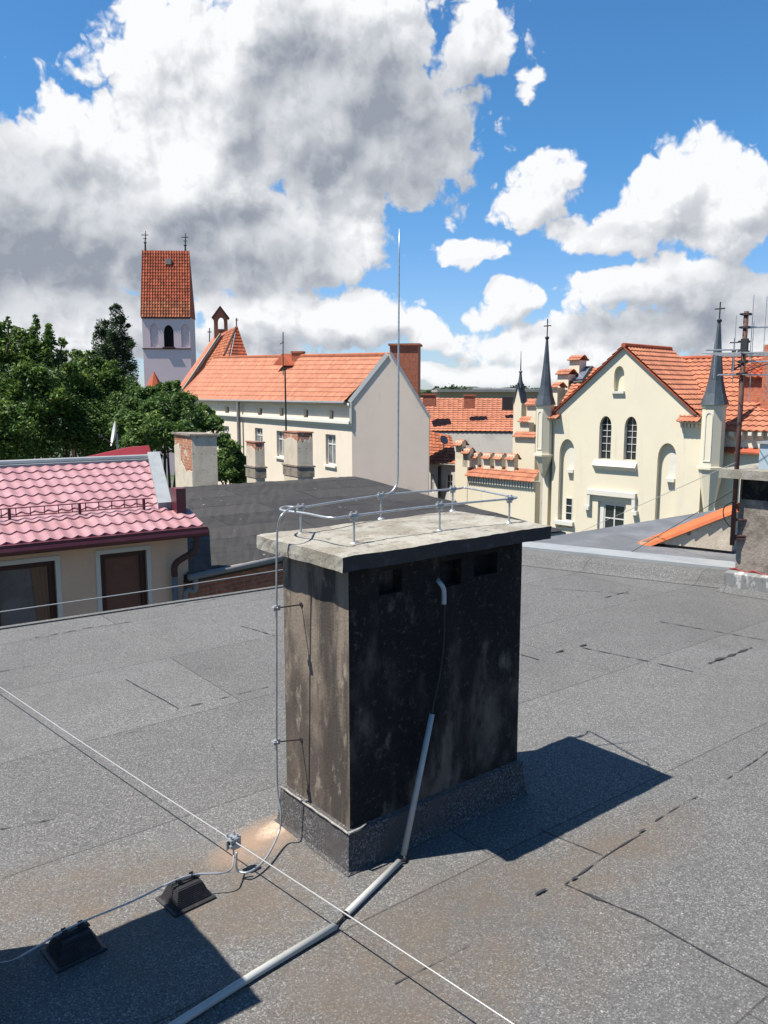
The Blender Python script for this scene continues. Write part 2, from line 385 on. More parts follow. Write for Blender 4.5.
def leaf_mat(name, a, b_, c_):
    m, nt, b = newmat(name)
    t = nt.nodes.new('ShaderNodeAttribute'); t.attribute_name = 'tint'
    r = nt.nodes.new('ShaderNodeValToRGB'); nt.links.new(t.outputs['Fac'], r.inputs[0])
    e = r.color_ramp.elements; e[0].color = (*a,1); e[1].color = (*c_,1)
    k = e.new(.55); k.color = (*b_,1)
    nt.links.new(r.outputs[0], b.inputs['Base Color']); b.inputs['Roughness'].default_value = .55; b.inputs['Specular IOR Level'].default_value = .25
    tr = nt.nodes.new('ShaderNodeBsdfTranslucent'); nt.links.new(r.outputs[0], tr.inputs[0])
    ms = nt.nodes.new('ShaderNodeMixShader'); ms.inputs[0].default_value = .3
    out = nt.nodes['Material Output']
    nt.links.new(b.outputs[0], ms.inputs[1]); nt.links.new(tr.outputs[0], ms.inputs[2]); nt.links.new(ms.outputs[0], out.inputs[0])
    return m
M['leaf'] = leaf_mat('broad_leaves', (.028,.060,.015), (.088,.155,.032), (.28,.35,.06))
M['leaf_dark'] = leaf_mat('dark_leaves', (.018,.036,.018), (.034,.066,.026), (.07,.115,.04))
M['leaf_bush'] = leaf_mat('fresh_leaves', (.036,.076,.020), (.10,.17,.042), (.25,.33,.085))

# ------------------------------------------------------------------ tiled surface
def tiles(mb, A, B, C, D, col=.3, row=.36, amp=.035, step=.03, samp=4, prof='wave', lift=0.0, mi=0, keep=None, scallop=0.0):
    """A,B eave left/right, C,D ridge right/left.  Rows are stepped, columns wavy."""
    A, B, C, D = map(Vector, (A, B, C, D))
    n = (B-A).cross(D-A).normalized()
    if n.z < 0: n = -n
    nu = max(1, round((B-A).length/col)); nv = max(1, round((((D-A)+(C-B))*.5).length/row))
    def P(u, v, h): return A*(1-u)*(1-v)+B*u*(1-v)+C*u*v+D*(1-u)*v + n*(h+lift)
    def wave(k):
        t = (k % samp)/samp
        if prof == 'wave': return amp*(.5+.5*math.cos(2*math.pi*t))
        if prof == 'pan': return amp*(1.0 if t == 0 else .15)
        return 0
    for j in range(nv):
        tn = [random.random() for _ in range(nu+1)]
        v0, v1 = j/nv, (j+1)/nv
        for i in range(nu*samp):
            u0, u1 = i/(nu*samp), (i+1)/(nu*samp)
            h0, h1 = wave(i), wave(i+1)
            if keep and not keep((u0+u1)/2, (v0+v1)/2): continue
            t = tn[i//samp]
            s0 = scallop*math.sin(math.pi*((i % samp)/samp))/max(1, nv); s1 = scallop*math.sin(math.pi*(((i % samp)+1)/samp))/max(1, nv)
            a, b_, c, d = P(u0,v0-s0,h0+step), P(u1,v0-s1,h1+step), P(u1,v1,h1), P(u0,v1,h0)
            i0 = [a, b_, c, d]
            if (b_-a).cross(d-a).dot(n) < 0: i0.reverse()
            mb.face(i0, mi, t)
            q = [P(u0,v0-s0,h0+step), P(u1,v0-s1,h1+step), P(u1,v0-s1,h1-.01), P(u0,v0-s0,h0-.01)]
            mb.face(q, mi, t)
    return mb

def window(root, fr, u0, u1, z0, z1, depth, mframe, mglass, bars_u=1, bars_z=(), fw=.06, sill=None, arch=None, v0=0, label=None):
    """frame mesh as a part, its pane (and sill) as sub-parts"""
    f = MB(); v = v0+depth
    for a, b in ((u0, u0+fw), (u1-fw, u1)): f.fbox(fr, a, b, z0+fw, z1-fw, v-.05, v)
    for a, b in ((z0, z0+fw), (z1-fw, z1)): f.fbox(fr, u0, u1, a, b, v-.052, v)
    for k in range(bars_u):
        c = u0+(u1-u0)*(k+1)/(bars_u+1); f.fbox(fr, c-fw*.45, c+fw*.45, z0+fw, z1-fw, v-.056, v-.004)
    for t in bars_z:
        c = z0+(z1-z0)*t; f.fbox(fr, u0+fw, u1-fw, c-fw*.4, c+fw*.4, v-.048, v-.006)
    w = f.build('window', mframe, root, label=label)
    g = MB().face([fr.p(u0,z0,v-.015), fr.p(u1,z0,v-.015), fr.p(u1,z1,v-.015), fr.p(u0,z1,v-.015)]); g.build('pane', mglass, w)
    if sill:
        s_ = MB().fbox(fr, u0-.12, u1+.12, z0-.12, z0-.003, v0-sill, v0+depth*.5); s_.build('sill', M['ivory_trim'], w)
    return w
def rect(u0, u1, z0, z1): return [(u0,z0),(u1,z0),(u1,z1),(u0,z1)]
def arch(u0, u1, z0, z1, k=.85, n=5):
    w = u1-u0; zs = z1-w*k; pts = [(u0,z0),(u1,z0)]
    for i in range(n+1):
        t = i/n; a = math.pi/2*t
        pts.append((u1-w/2*(1-math.cos(a)), zs+(z1-zs)*math.sin(a)**.9))
    for i in range(n-1, -1, -1):
        t = i/n; a = math.pi/2*t
        pts.append((u0+w/2*(1-math.cos(a)), zs+(z1-zs)*math.sin(a)**.9))
    return pts
def roundtop(u0, u1, z0, z1, n=8):
    r = (u1-u0)/2; c = (u0+u1)/2; pts = [(u0,z0),(u1,z0)]
    for i in range(n+1):
        a = math.pi*i/n; pts.append((c+r*math.cos(a), z1-r+r*math.sin(a)))
    return pts
def back(mb, fr, poly, v, mi=0):
    loops = [[Vector((a,b,0)) for a,b in poly]]
    for t in tessellate_polygon(loops):
        a = [fr.p(loops[0][k].x, loops[0][k].y, v) for k in t]
        if (a[1]-a[0]).cross(a[2]-a[0]).dot(Vector((fr.N.x, fr.N.y, 0))) > 0: a.reverse()
        mb.face(a, mi)

GZ = -11.0
# ================================================================== SETTING
g = MB(); g.face([(-3000,-600,GZ),(3000,-600,GZ),(3000,6000,GZ),(-3000,6000,GZ)])
o = g.build('ground', mat('town_ground', (.13,.14,.10), .95, [(.02,(.06,.10,.04),.45,.6,.9),(.2,(.2,.19,.17),.5,.7,.5)])); o['kind'] = 'structure'

# ================================================================== OUR FLAT ROOF
eL0, eL1 = G(0,630), G(280,588)
dL = (eL1-eL0).normalized()
eR0, eR1 = G(525,563), G(728,586)
dR = (eR1-eR0).normalized()
def isect(p, d, q, e):
    den = d.x*e.y-d.y*e.x; t = ((q.x-p.x)*e.y-(q.y-p.y)*e.x)/den; return p+d*t
corner = isect(eL0, dL, eR0, dR)
left_end = eL0-dL*9; right_end = eR1+dR*7
roofroot = thing('flat_roof_building', 'flat roofed block under grey mineral felt in the foreground, carrying the soot black chimney', 'building', (0,0,0))
rd = MB(); out = [left_end, corner, right_end, Vector((right_end.x,-6,0)), Vector((left_end.x,-6,0))]
pl = [Vector((p.x,p.y,0)) for p in out]
rd.face(list(reversed(pl)))
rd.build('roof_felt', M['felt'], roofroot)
wl = MB()
for k in range(5):
    a, b = pl[k], pl[(k+1)%5]; wl.face([a+Vector((0,0,-.02)), b+Vector((0,0,-.02)), b+Vector((0,0,GZ)), a+Vector((0,0,GZ))])
wl.build('wall', M['greyrend'], roofroot)
# frayed left edge lip and kerb upstand on the right edge
nL = Vector((-dL.y, dL.x, 0)); nR = Vector((-dR.y, dR.x, 0))
if nR.y < 0: nR = -nR
if nL.y < 0: nL = -nL
lip = MB(); lip.box(left_end+Vector((0,0,-.05)), dL*(corner-left_end).length, nL*.05, (0,0,.062)); lip.build('edge_strip', M['felt'], roofroot)
kr = MB(); kl = (right_end-corner).length
prof = [(-.14,.004),(-.09,.025),(-.03,.09),(.02,.12),(.16,.12),(.16,-.2)]
for k in range(len(prof)-1):
    (a, za), (b, zb) = prof[k], prof[k+1]
    n_ = 24
    for j in range(n_):
        p0 = corner+dR*kl*j/n_; p1 = corner+dR*kl*(j+1)/n_
        w = lambda i, z: Vector((0,0, z*(1+.10*math.sin(i*2.3)) if 0 < z < .10 else z))
        kr.face([p0+nR*a+w(j,za), p1+nR*a+w(j+1,za), p1+nR*b+w(j+1,zb), p0+nR*b+w(j,zb)])
kr.build('felt_kerb', M['felt'], roofroot)
fl = MB(); fl.box(corner+nR*.14+Vector((0,0,.125)), dR*kl, nR*.30, (0,0,.018)); fl.box(corner+nR*.115+Vector((0,0,.085)), dR*kl, nR*.02, (0,0,.06))
fl.build('metal_flashing', M['flash'], roofroot)
# seams between felt sheets
def seam(p, w=.007, jit=.35, lab=None, wig=.0022):
    w *= .62
    P = [G(*q) for q in p]; mb = MB(); pts = []
    for i in range(len(P)-1):
        L = (P[i+1]-P[i]).length; n_ = max(2, int(L/.035))
        for k in range(n_): pts.append(P[i].lerp(P[i+1], k/n_))
    pts.append(P[-1]); prev = None; ph = random.random()*9
    for i, q in enumerate(pts):
        d = (pts[min(i+1,len(pts)-1)]-pts[max(i-1,0)]).normalized(); nn = Vector((-d.y,d.x,0))
        s_ = q+nn*wig*math.sin(i*.55+ph)*.8
        ww = w*(1+jit*math.sin(i*1.7+ph)+random.uniform(-jit,jit))
        if random.random() < .05: ww *= 2.2
        cur = (s_+nn*ww*.5+Vector((0,0,.004)), s_-nn*ww*.5+Vector((0,0,.004)))
        if prev: mb.face([prev[0], prev[1], cur[1], cur[0]])
        prev = cur
    mb.build('felt_seam', M['bitumen'], roofroot)
seam([(565,885),(640,917),(768,988)], .010)
seam([(565,885),(600,860),(640,835)], .007, .8)
seam([(655,822),(690,800),(698,797)], .004, .9)
seam([(126,680),(179,709)], .010)
seam([(179,709),(225,698),(268,687)], .006, .9)
seam([(240,626),(275,636)], .009)
seam([(35,638),(90,628),(131,622)], .008, .9)
seam([(0,672),(49,663)], .006, .9)
seam([(175,606),(225,598)], .006, .9)
seam([(660,622),(768,641)], .010, .6)
seam([(582,648),(640,660),(693,672)], .010, .6)
seam([(709,664),(730,656),(752,648)], .022, .9)
seam([(521,655),(539,660)], .016)
seam([(552,589),(629,594)], .010, .8)
seam([(530,826),(602,856)], .005)
seam([(0,830),(22,826),(55,819)], .005, .9)
seam([(604,598),(628,592)], .014, .9)
seam([(112,737),(140,731)], .004, .9)
seam([(727,780),(768,752)], .004, .9)
seam([(395,985),(470,945)], .003, .9)
# bitumen smears
def smear(px_, py_, L, W, ang, nme='bitumen_patch'):
    c = G(px_, py_); mb = MB(); pts = []
    for k in range(18):
        a = 2*math.pi*k/18; r = 1+random.uniform(-.3,.2)
        x, y = L*r*math.cos(a), W*r*math.sin(a)
        pts.append(c+Vector((x*math.cos(ang)-y*math.sin(ang), x*math.sin(ang)+y*math.cos(ang), .0075)))
    mb.face(pts); mb.build(nme, M['bitumen'], roofroot)
A37 = R(38)
for q in ((574,880,.016,.006),(541,893,.030,.006),(642,832,.025,.005),(718,660,.05,.014),(583,646,.04,.012),(560,652,.04,.010)): smear(*q, A37)

# ================================================================== MAIN CHIMNEY
ANG = R(38.9); ZT = 1.172; TH = .055
E2 = Vector((math.cos(ANG), math.sin(ANG), 0)); N2 = Vector((-math.sin(ANG), math.cos(ANG), 0))
SN = Vector((-.1365, 2.6285, 0)); SA, SB = 1.0586, .5642
IF, IL, IR = .0704, .0747, .0952
def chimney(SN, ZT, root, detail=True):
    frF = Fr((SN+E2*IL+N2*IF)[:2], E2[:2]); frF.N = Vector(N2[:2])
    W = SA-IL-IR; Dp = SB-2*IF; zt = ZT-TH
    body = MB()
    holes = []
    if detail:
        for x0_, x1_, yt_, yb_ in ((379,402,572,596),(440,461,562,588),(474,497,556,577)):
            holes.append(rect(frF.px(x0_,yb_)[0], frF.px(x1_,yb_)[0], frF.px(x0_,yb_)[1], min(zt-.012, frF.px(x0_,yt_)[1])))
    body.facade(frF, rect(0, W, 0, zt+.004), holes, .05, mi=1)
    for h in holes: back(body, frF, h, .05, 1)
    P = lambda u, v, z: frF.p(u, z, v)
    body.face([P(0,Dp,0), P(0,0,0), P(0,0,zt+.004), P(0,Dp,zt+.004)], 0)
    body.face([P(W,0,0), P(W,Dp,0), P(W,Dp,zt+.004), P(W,0,zt+.004)], 1)
    body.face([P(W,Dp,0), P(0,Dp,0), P(0,Dp,zt+.004), P(W,Dp,zt+.004)], 0)
    body.build('body', [M['render_brown'], M['render_soot']], root)
    # cap slab: top and left edge pale, front and right edge sooty, chipped outline
    random.seed(11)
    nx, ny = 46, 24
    S = MB(); jit = {}
    def edge(u, v, z):
        k = (round(u,4), round(v,4), round(z,4))
        if k not in jit: jit[k] = Vector((random.uniform(-.0013,.0013)+.002*math.sin(v*37+u*9), random.uniform(-.0013,.0013)+.002*math.sin(u*29), random.uniform(-.0009,.0009)+.0015*math.sin(u*17+v*11)))
        q = SN+E2*u+N2*v; p = Vector((q.x,q.y,z))+jit[k]
        c = min(max(abs(u-SA/2)-(SA/2-.012),0)+max(abs(v-SB/2)-(SB/2-.012),0), .02)
        if z > ZT-.001: p.z -= c*.25
        return p
    us = [SA*i/nx for i in range(nx+1)]; vs = [SB*j/ny for j in range(ny+1)]; zb = ZT-TH
    for i in range(nx):
        for j in range(ny):
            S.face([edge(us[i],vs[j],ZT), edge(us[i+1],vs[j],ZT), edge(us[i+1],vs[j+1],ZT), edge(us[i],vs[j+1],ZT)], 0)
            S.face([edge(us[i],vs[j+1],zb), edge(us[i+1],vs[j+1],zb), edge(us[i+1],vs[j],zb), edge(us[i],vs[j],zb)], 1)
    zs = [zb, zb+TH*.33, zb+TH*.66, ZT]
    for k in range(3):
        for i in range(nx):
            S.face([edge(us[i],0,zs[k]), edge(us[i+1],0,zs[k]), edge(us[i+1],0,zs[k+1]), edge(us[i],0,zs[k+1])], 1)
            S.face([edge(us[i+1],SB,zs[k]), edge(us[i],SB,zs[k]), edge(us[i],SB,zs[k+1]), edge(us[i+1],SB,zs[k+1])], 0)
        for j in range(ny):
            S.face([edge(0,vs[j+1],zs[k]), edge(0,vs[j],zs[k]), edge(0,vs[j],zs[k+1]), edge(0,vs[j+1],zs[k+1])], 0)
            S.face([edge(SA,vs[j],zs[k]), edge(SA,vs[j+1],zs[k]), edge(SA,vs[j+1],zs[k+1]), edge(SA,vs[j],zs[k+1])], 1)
    S.build('cap_slab', [M['slab'], M['slab_soot']], root)
    # felt upstand round the foot, leaning out at the bottom
    U = MB(); hh = .145
    rings = []
    for (off, z) in ((.040,.003),(.030,.012),(.024,.06),(.018,hh),(-.002,hh+.010)):
        rings.append([P(-off,-off,z), P(W+off,-off,z), P(W+off,Dp+off,z), P(-off,Dp+off,z)])
    for k in range(len(rings)-1):
        for j in range(4):
            U.face([rings[k][j], rings[k][(j+1)%4], rings[k+1][(j+1)%4], rings[k+1][j]])
    U.build('felt_upstand', M['felt_soot'], root)
    if detail:
        mo = MB()
        pts = [P(-.024, Dp-(Dp+.02)*k/14, hh+.010+.0015*math.sin(k*2.1)) for k in range(15)]
        mo.tube(pts, [.003+.0015*math.sin(k*1.3)**2 for k in range(15)], 6)
        mo.tube([P(-.024,-.024,hh+.01), P(.03,-.026,hh+.014), P(.055,-.024,hh+.02)], [.006,.004,.002], 6)
        mo.build('mortar_bead', M['mortar'], root)
        rr = MB(); rr.face([P(-.0262,-.0262,.055), P(-.0262,-.0135,.055), P(-.0262,-.0135,hh), P(-.0262,-.0262,hh)]); rr.face([P(-.04,-.0335,.09), P(-.012,-.0335,.09), P(-.012,-.0335,hh), P(-.035,-.0335,hh)])
        # wire ties on the front
    return frF, W, Dp
mc = thing('chimney_stack', 'large soot blackened chimney with pale concrete cap, middle of the flat roof', 'chimney', (SN.x, SN.y, 0), ANG)
frF, CW, CD = chimney(SN, ZT, mc)
# second stack just outside the frame at the left (its shadow lies in the lower left corner)
s2 = G(244,1004)-Vector((.61,.15,0)); SN_2 = s2-E2*SA
oc = thing('chimney_stack', 'second concrete capped chimney whose shadow falls on the lower left roof', 'chimney', (SN_2.x, SN_2.y, 0), ANG)
chimney(Vector((SN_2.x, SN_2.y, 0)), 1.26, oc, False)

# ---- lightning conductor on the cap
lc = thing('lightning_conductor', 'galvanised conductor loop on the chimney cap with tall thin rod and down lead', 'lightning conductor', G(354,543,ZT))
ZR = ZT+.095
Gr = lambda x, y: G(x, y, ZR)
posts = [((354,543.5),'f'),((439.5,531),'f'),((509,523),'f'),((301,534),'b'),((381,519),'b'),((452.5,511),'b')]
pp = {}
for (q, k) in posts:
    b0 = G(q[0], q[1], ZT-.003); pp[q[0]] = b0
    m_ = MB(); m_.tube([b0, b0+Vector((0,0,.095))], .0042, 8)
    m_.tube([b0+Vector((0,0,.0)), b0+Vector((0,0,.006))], [.016,.010], 10)
    st = m_.build('post', M['galv'], lc)
    c = MB(); t = b0+Vector((0,0,.097))
    c.cbox(t, .034, .014, .005, ANG); c.cbox(t+Vector((0,0,.011)), .034, .014, .005, ANG)
    for s_ in (-1, 1):
        c.tube([t+E2*.011*s_+Vector((0,0,-.012)), t+E2*.011*s_+Vector((0,0,.021))], .0042, 6)
    c.build('clamp', M['galv'], st)
RZ = ZT+.102
bk = [pp[301], pp[381], pp[452.5]]; fr_ = [pp[509], pp[439.5], pp[354]]
up = Vector((0,0,.102))
loop = [bk[0]+up, bk[1]+up+Vector((0,0,.001)), bk[2]+up, bk[2]+E2*.05+up, bk[2]+E2*.085-N2*.01+up, fr_[0]+E2*.075+N2*.10+up, fr_[0]+E2*.062+N2*.02+up, fr_[0]+E2*.03+up+N2*.002, fr_[0]+up, fr_[1]+up, fr_[2]+up, G(332,518,RZ), G(306,513.5,RZ), G(290,511.5,RZ), G(282.5,510.5,RZ), G(280.5,508.8,RZ), G(286,506.8,RZ), bk[0]+up]
lp = MB(); lp.tube(smooth_path(loop, 7), .0046, 8); lp.build('rail_loop', M['galv'], lc, smooth=True)
rb = pp[381]+up
rod_b = rb+E2*.045+N2*.004
rod = [rb+Vector((0,0,.004)), rb+E2*.035+Vector((0,0,.004)), rb+E2*.068+Vector((0,0,.018)), rb+E2*.090+Vector((0,0,.05)), rb+E2*.094+Vector((0,0,.10))]
top = at(402.5,228,(rb+E2*.07).y)
top = Vector((rod[-1].x+.004, rod[-1].y, top.z))
rp = smooth_path(rod, 6)+[rod[-1].lerp(top, k/8) for k in range(1, 9)]
rm = MB(); rm.tube(rp, [.0046]*(len(rp)-5)+[.004,.0036,.0032,.0028,.0016], 8); rm.build('air_rod', M['galv'], lc, smooth=True)
# down lead: stands off beyond the left edge of the slab
frL = Fr((SN-E2*.035)[:2], (-N2)[:2])          # plane parallel to the left face
def LP(x, y):
    u, z = frL.px(x, y); return frL.p(u, z)
dl = [bk[0]+up+Vector((0,0,.003)), bk[0].lerp(LP(286,513), .6)+Vector((0,0,.052)), LP(282,515), LP(278,527), LP(277,545), LP(276.5,608), LP(276.5,680), LP(276.5,742), LP(277.5,790), LP(281,815)]
q0 = LP(281,815)
cl = G(239,880) ; CLZ = .125
end = Vector((G(236,879).x, G(236,879).y, 0))
dl += [Vector((0,0,.055))+Vector((G(279,846).x, G(279,846).y, 0)), Vector((G(266,866).x,G(266,866).y,.03)), Vector((G(250,879).x, G(250,879).y, .028)), end+Vector((.006,0,.035)), end+Vector((.004,.004,.10))]
dm = MB(); dm.tube(smooth_path(dl, 8), .0042, 8); dm.build('down_lead', M['galv'], lc, smooth=True)
for (yy, wy) in ((608,604.5),(742,739.5)):
    a = LP(276.5, yy); fw_ = Fr((SN+E2*IL)[:2], (-N2)[:2]); u, z = fw_.px(301.5, wy); b0 = fw_.p(u, z)
    br = MB(); br.tube([a, b0], .0028, 6); br.tube([b0-E2*.004, b0+E2*.002], .009, 8)
    st = br.build('wall_bracket', M['iron'], lc)
    c = MB(); c.cbox(a, .026, .012, .018, ANG); c.tube([a-N2*.012, a-N2*.012+Vector((0,0,.001))+N2*.028], .005, 6); c.cbox(a-E2*.012, .012, .022, .01, ANG)
    c.build('clamp', M['galv'], st)

# ---- long taut wire with its clamp
wz = CLZ
def wpt(x, y, z): return G(x, y, z)
wa_, wb_ = wpt(0,687,.09), wpt(510,1024,.135); wpts = [wa_.lerp(wb_, t)-Vector((0,0,.006*math.sin(t*5))) for t in (-1.0,-.5,0,.25,.455,.7,1.0,1.5)]
w_ = MB(); w_.tube(smooth_path(wpts, 5), .0024, 6)
ww = tag(w_.build('conductor_wire', M['alu'], smooth=True), 'thin pale taut wire crossing the flat roof in front of the chimney', 'wire')
nw_ = (wb_-wa_); best = min(((abs(384+F*p.x/(p.y*cP-(p.z-H)*sP)-232), k) for k, p in enumerate([wa_.lerp(wb_, q/400) for q in range(401)])))
tw = best[1]/400; c0 = wa_.lerp(wb_, tw)-Vector((0,0,.006*math.sin(tw*5))); CLZ = c0.z; dW = (wb_-wa_).normalized(); dW.z = 0; dW.normalize(); aW = math.atan2(dW.y, dW.x)
cj = thing('wire_clamp', 'galvanised cross clamp with bolts joining two wires left of the chimney foot', 'clamp', c0)
k = MB(); k.cbox(c0+Vector((0,0,.010)), .040, .040, .006, aW); k.cbox(c0-Vector((0,0,.012)), .036, .040, .006, aW); k.cbox(c0+Vector((.014,.0,-.008)), .007, .034, .046, aW)
k.cbox(c0+Vector((-.012,-.006,-.01)), .006, .030, .034, aW+.3)
k.build('plates', M['galv'], cj)
for sx in (-1,1):
    for sy in (-1,1):
        q = c0+dW*.012*sx+Vector((-dW.y,dW.x,0))*.013*sy
        MB().tube([q+Vector((0,0,-.022)), q+Vector((0,0,.026))], .0042, 6).build('bolt', M['galv'], cj)
# wire from the clamp over the holders
hz = .083
hp1 = G(186,899); hp2 = G(74,951)
d12 = (hp1-hp2).normalized(); hA = math.atan2(d12.y, d12.x)
hw = [c0+Vector((.002,-.004,-.005)), c0+Vector((.004,-.006,-.045)), Vector((G(232,868,.06).x, G(232,868,.06).y, .062)), G(222,873,.074), hp1+Vector((0,0,hz)), hp1.lerp(hp2,.5)+Vector((0,0,hz-.005)), hp2+Vector((0,0,hz)), G(30,951,.072), G(8,962,.05), G(-30,965,.03)]
h_ = MB(); h_.tube(smooth_path(hw, 7), .0030, 8)
tag(h_.build('holder_wire', M['galv'], smooth=True), 'short galvanised wire running from the clamp across the two black roof holders', 'wire')
def holder(loc, rz, label):
    t = thing('wire_holder', label, 'wire holder', loc, rz, 'black plastic wire holders on the felt')
    c = math.cos(rz); s_ = math.sin(rz)
    X = Vector((c, s_, 0)); Yv = Vector((-s_, c, 0)); L = Vector(loc)
    def ring(a, b, z): return [L-X*a-Yv*b+Vector((0,0,z)), L+X*a-Yv*b+Vector((0,0,z)), L+X*a+Yv*b+Vector((0,0,z)), L-X*a+Yv*b+Vector((0,0,z))]
    def shell(rings):
        m_ = MB()
        for k in range(len(rings)-1):
            for j in range(4): m_.face([rings[k][j], rings[k][(j+1)%4], rings[k+1][(j+1)%4], rings[k+1][j]])
        m_.face(rings[-1]); return m_
    fl_ = shell([ring(.078,.068,.002), ring(.078,.068,.007), ring(.070,.060,.010)])
    fl_.build('base_flange', M['black_plastic'], t)
    bd = shell([ring(.064,.054,.009), ring(.042,.030,.066)])
    # ribs on all four sides
    for k in range(9):
        tt = (k+.5)/9
        z0, z1 = .012+.052*tt-.0015, .012+.052*tt+.0015
        f_ = (z0-.009)/.057; a = .064-.022*f_+.0022; b = .054-.024*f_+.0022
        bd.cbox(L+Vector((0,0,z0+.0015)), 2*a, 2*b, .003, rz)
    bd.build('ribbed_body', M['black_plastic'], t)
    cp = MB(); cp.cbox(L+Vector((0,0,.069)), .092, .010, .008, rz)
    cp.cbox(L+Vector((0,0,.069)), .10, .024, .004, rz)
    for s2_ in (-.026,.026):
        cp.cbox(L+X*s2_+Yv*.007+Vector((0,0,.078)), .014, .004, .016, rz); cp.cbox(L+X*s2_-Yv*.007+Vector((0,0,.078)), .014, .004, .016, rz)
    cp.build('wire_clip', M['black_plastic'], t)
holder(Vector((hp1.x,hp1.y,0)), hA, 'black ribbed plastic wire holder in the sun, the one nearer the chimney')
holder(Vector((hp2.x,hp2.y,0)), hA, 'black ribbed plastic wire holder standing mostly in the shadow at lower left')

# ---- conduit and cable
cc = thing('cable_conduit', 'pale plastic conduit in three lengths with black cable running from chimney face across the roof', 'conduit', G(403,857))
fp = lambda x, y, v: (lambda q: frF.p(q[0], q[1], v))(frF.px(x, y, v))
pt = fp(432,714,-.035); pb = G(403.5,855,.02)
MB().tube([pt, pb], [.0105,.0115], 12).build('pipe', M['pvc'], cc, smooth=True)
MB().tube([G(399,862,.014), G(346,914,.014)], .0118, 12).build('pipe', M['pvc'], cc, smooth=True)
p3 = [G(335,926,.014), G(255,974,.014), G(170,1028,.014), G(20,1120,.014)]
MB().tube(p3, .0125, 12).build('pipe', M['pvc'], cc, smooth=True)
cab = MB(); cab.tube(smooth_path([fp(444,604,-.028), fp(443.5,640,-.02), fp(440,672,-.014), fp(434,700,-.028), pt], 5), .0042, 8)
cab.build('cable', M['cable'], cc, smooth=True); cab = MB(); cab.tube(smooth_path([pb, G(405,860,.012), G(400,861,.013)], 4), .006, 8)
cab.build('cable', M['cable'], cc, smooth=True); cab = MB(); cab.tube(smooth_path([G(347,913,.013), G(341,920,.008), G(334,927,.013)], 4), .0045, 8)
cab.build('cable', M['cable'], cc, smooth=True)
# split mouths on the pipe ends
mo = MB(); d_ = (G(346,914,.014)-G(399,862,.014)).normalized()
mo.tube([G(346,914,.014), G(346,914,.014)+d_*.004], .0122, 12); mo.build('pipe_mouth', M['cable'], cc)
el = MB(); el.tube(smooth_path([fp(435,577,.05), fp(439,582,-.012), fp(443.5,589,-.028), fp(444,604,-.028)], 5), .0092, 12)
el.build('elbow', M['pvc_grey'], cc, smooth=True)

# thin conductor on low stands along the left roof edge
ew = MB(); e0 = [G(-40,618,.06), G(0,612,.06), G(140,592,.05), G(205,582,.05), G(275,571,.05), G(330,562,.05)]
ew.tube(smooth_path(e0, 4), .0045, 6); tag(ew.build('edge_wire', M['alu'], smooth=True), 'thin pale wire strung along the left roof edge before the tan house', 'wire')

# ================================================================== RIGHT CHIMNEY + MAST
rc0 = G(729,591)
rcU = vpdir(-420); rcU = -rcU; frR = Fr(rc0[:2], rcU)
rc = thing('chimney_stack', 'rough grey plastered chimney at the right edge, antenna mast beside it', 'chimney', rc0, 0)
b_ = MB(); b_.fbox(frR, .04, 1.15, 0, 1.0, 0, .8, 0); b_.fbox(frR, .06, 1.14, .82, 1.0, -.006, .1, 1)
b_.build('body', [M['rough'], M['render_soot']], rc)
b_ = MB(); b_.fbox(frR, -.10, 1.3, 1.0, 1.075, -.12, .92); b_.build('cap_slab', M['slab'], rc)
b_ = MB()
for k in range(4):
    pass
rg = [[frR.p(-.03-o_,z,-.05-o_), frR.p(1.25,z,-.05-o_), frR.p(1.25,z,.85), frR.p(-.03-o_,z,.85)] for o_, z in ((.05,.003),(.0,.05),(.0,.17),(-.04,.2))]
for k in range(3):
    for j in range(4): b_.face([rg[k][j], rg[k][(j+1)%4], rg[k+1][(j+1)%4], rg[k+1][j]], 0 if k < 1 else 1)
b_.build('felt_upstand', [M['felt'], mat('whitened_felt', (.24,.24,.235), .9, [(12,(.62,.61,.58),.52,.62,.8,.4),(30,(.12,.12,.12),.5,.7,.6)])], rc)
b_ = MB(); pts = [frR.p(.0+.05*k, .2+.012*math.sin(k*1.9), -.013) for k in range(24)]; b_.tube(pts, .008, 6); b_.build('red_sealant', mat('red_sealant', (.32,.05,.045), .7), rc)
# a box on the cap
u_, z_ = frR.px(759,471,.1)
bx = thing('vent_box', 'small pale blue sheet metal box standing on the cap of the right edge chimney', 'vent box', frR.p(u_,1.075,.1))
MB().fbox(frR, u_, u_+.5, 1.0752, 1.29, .08, .4).build('casing', mat('pale_blue_sheet', (.45,.56,.62), .4), bx)
MB().fbox(frR, u_-.02, u_+.52, 1.292, 1.31, .06, .42).build('lid', M['flash'], bx)

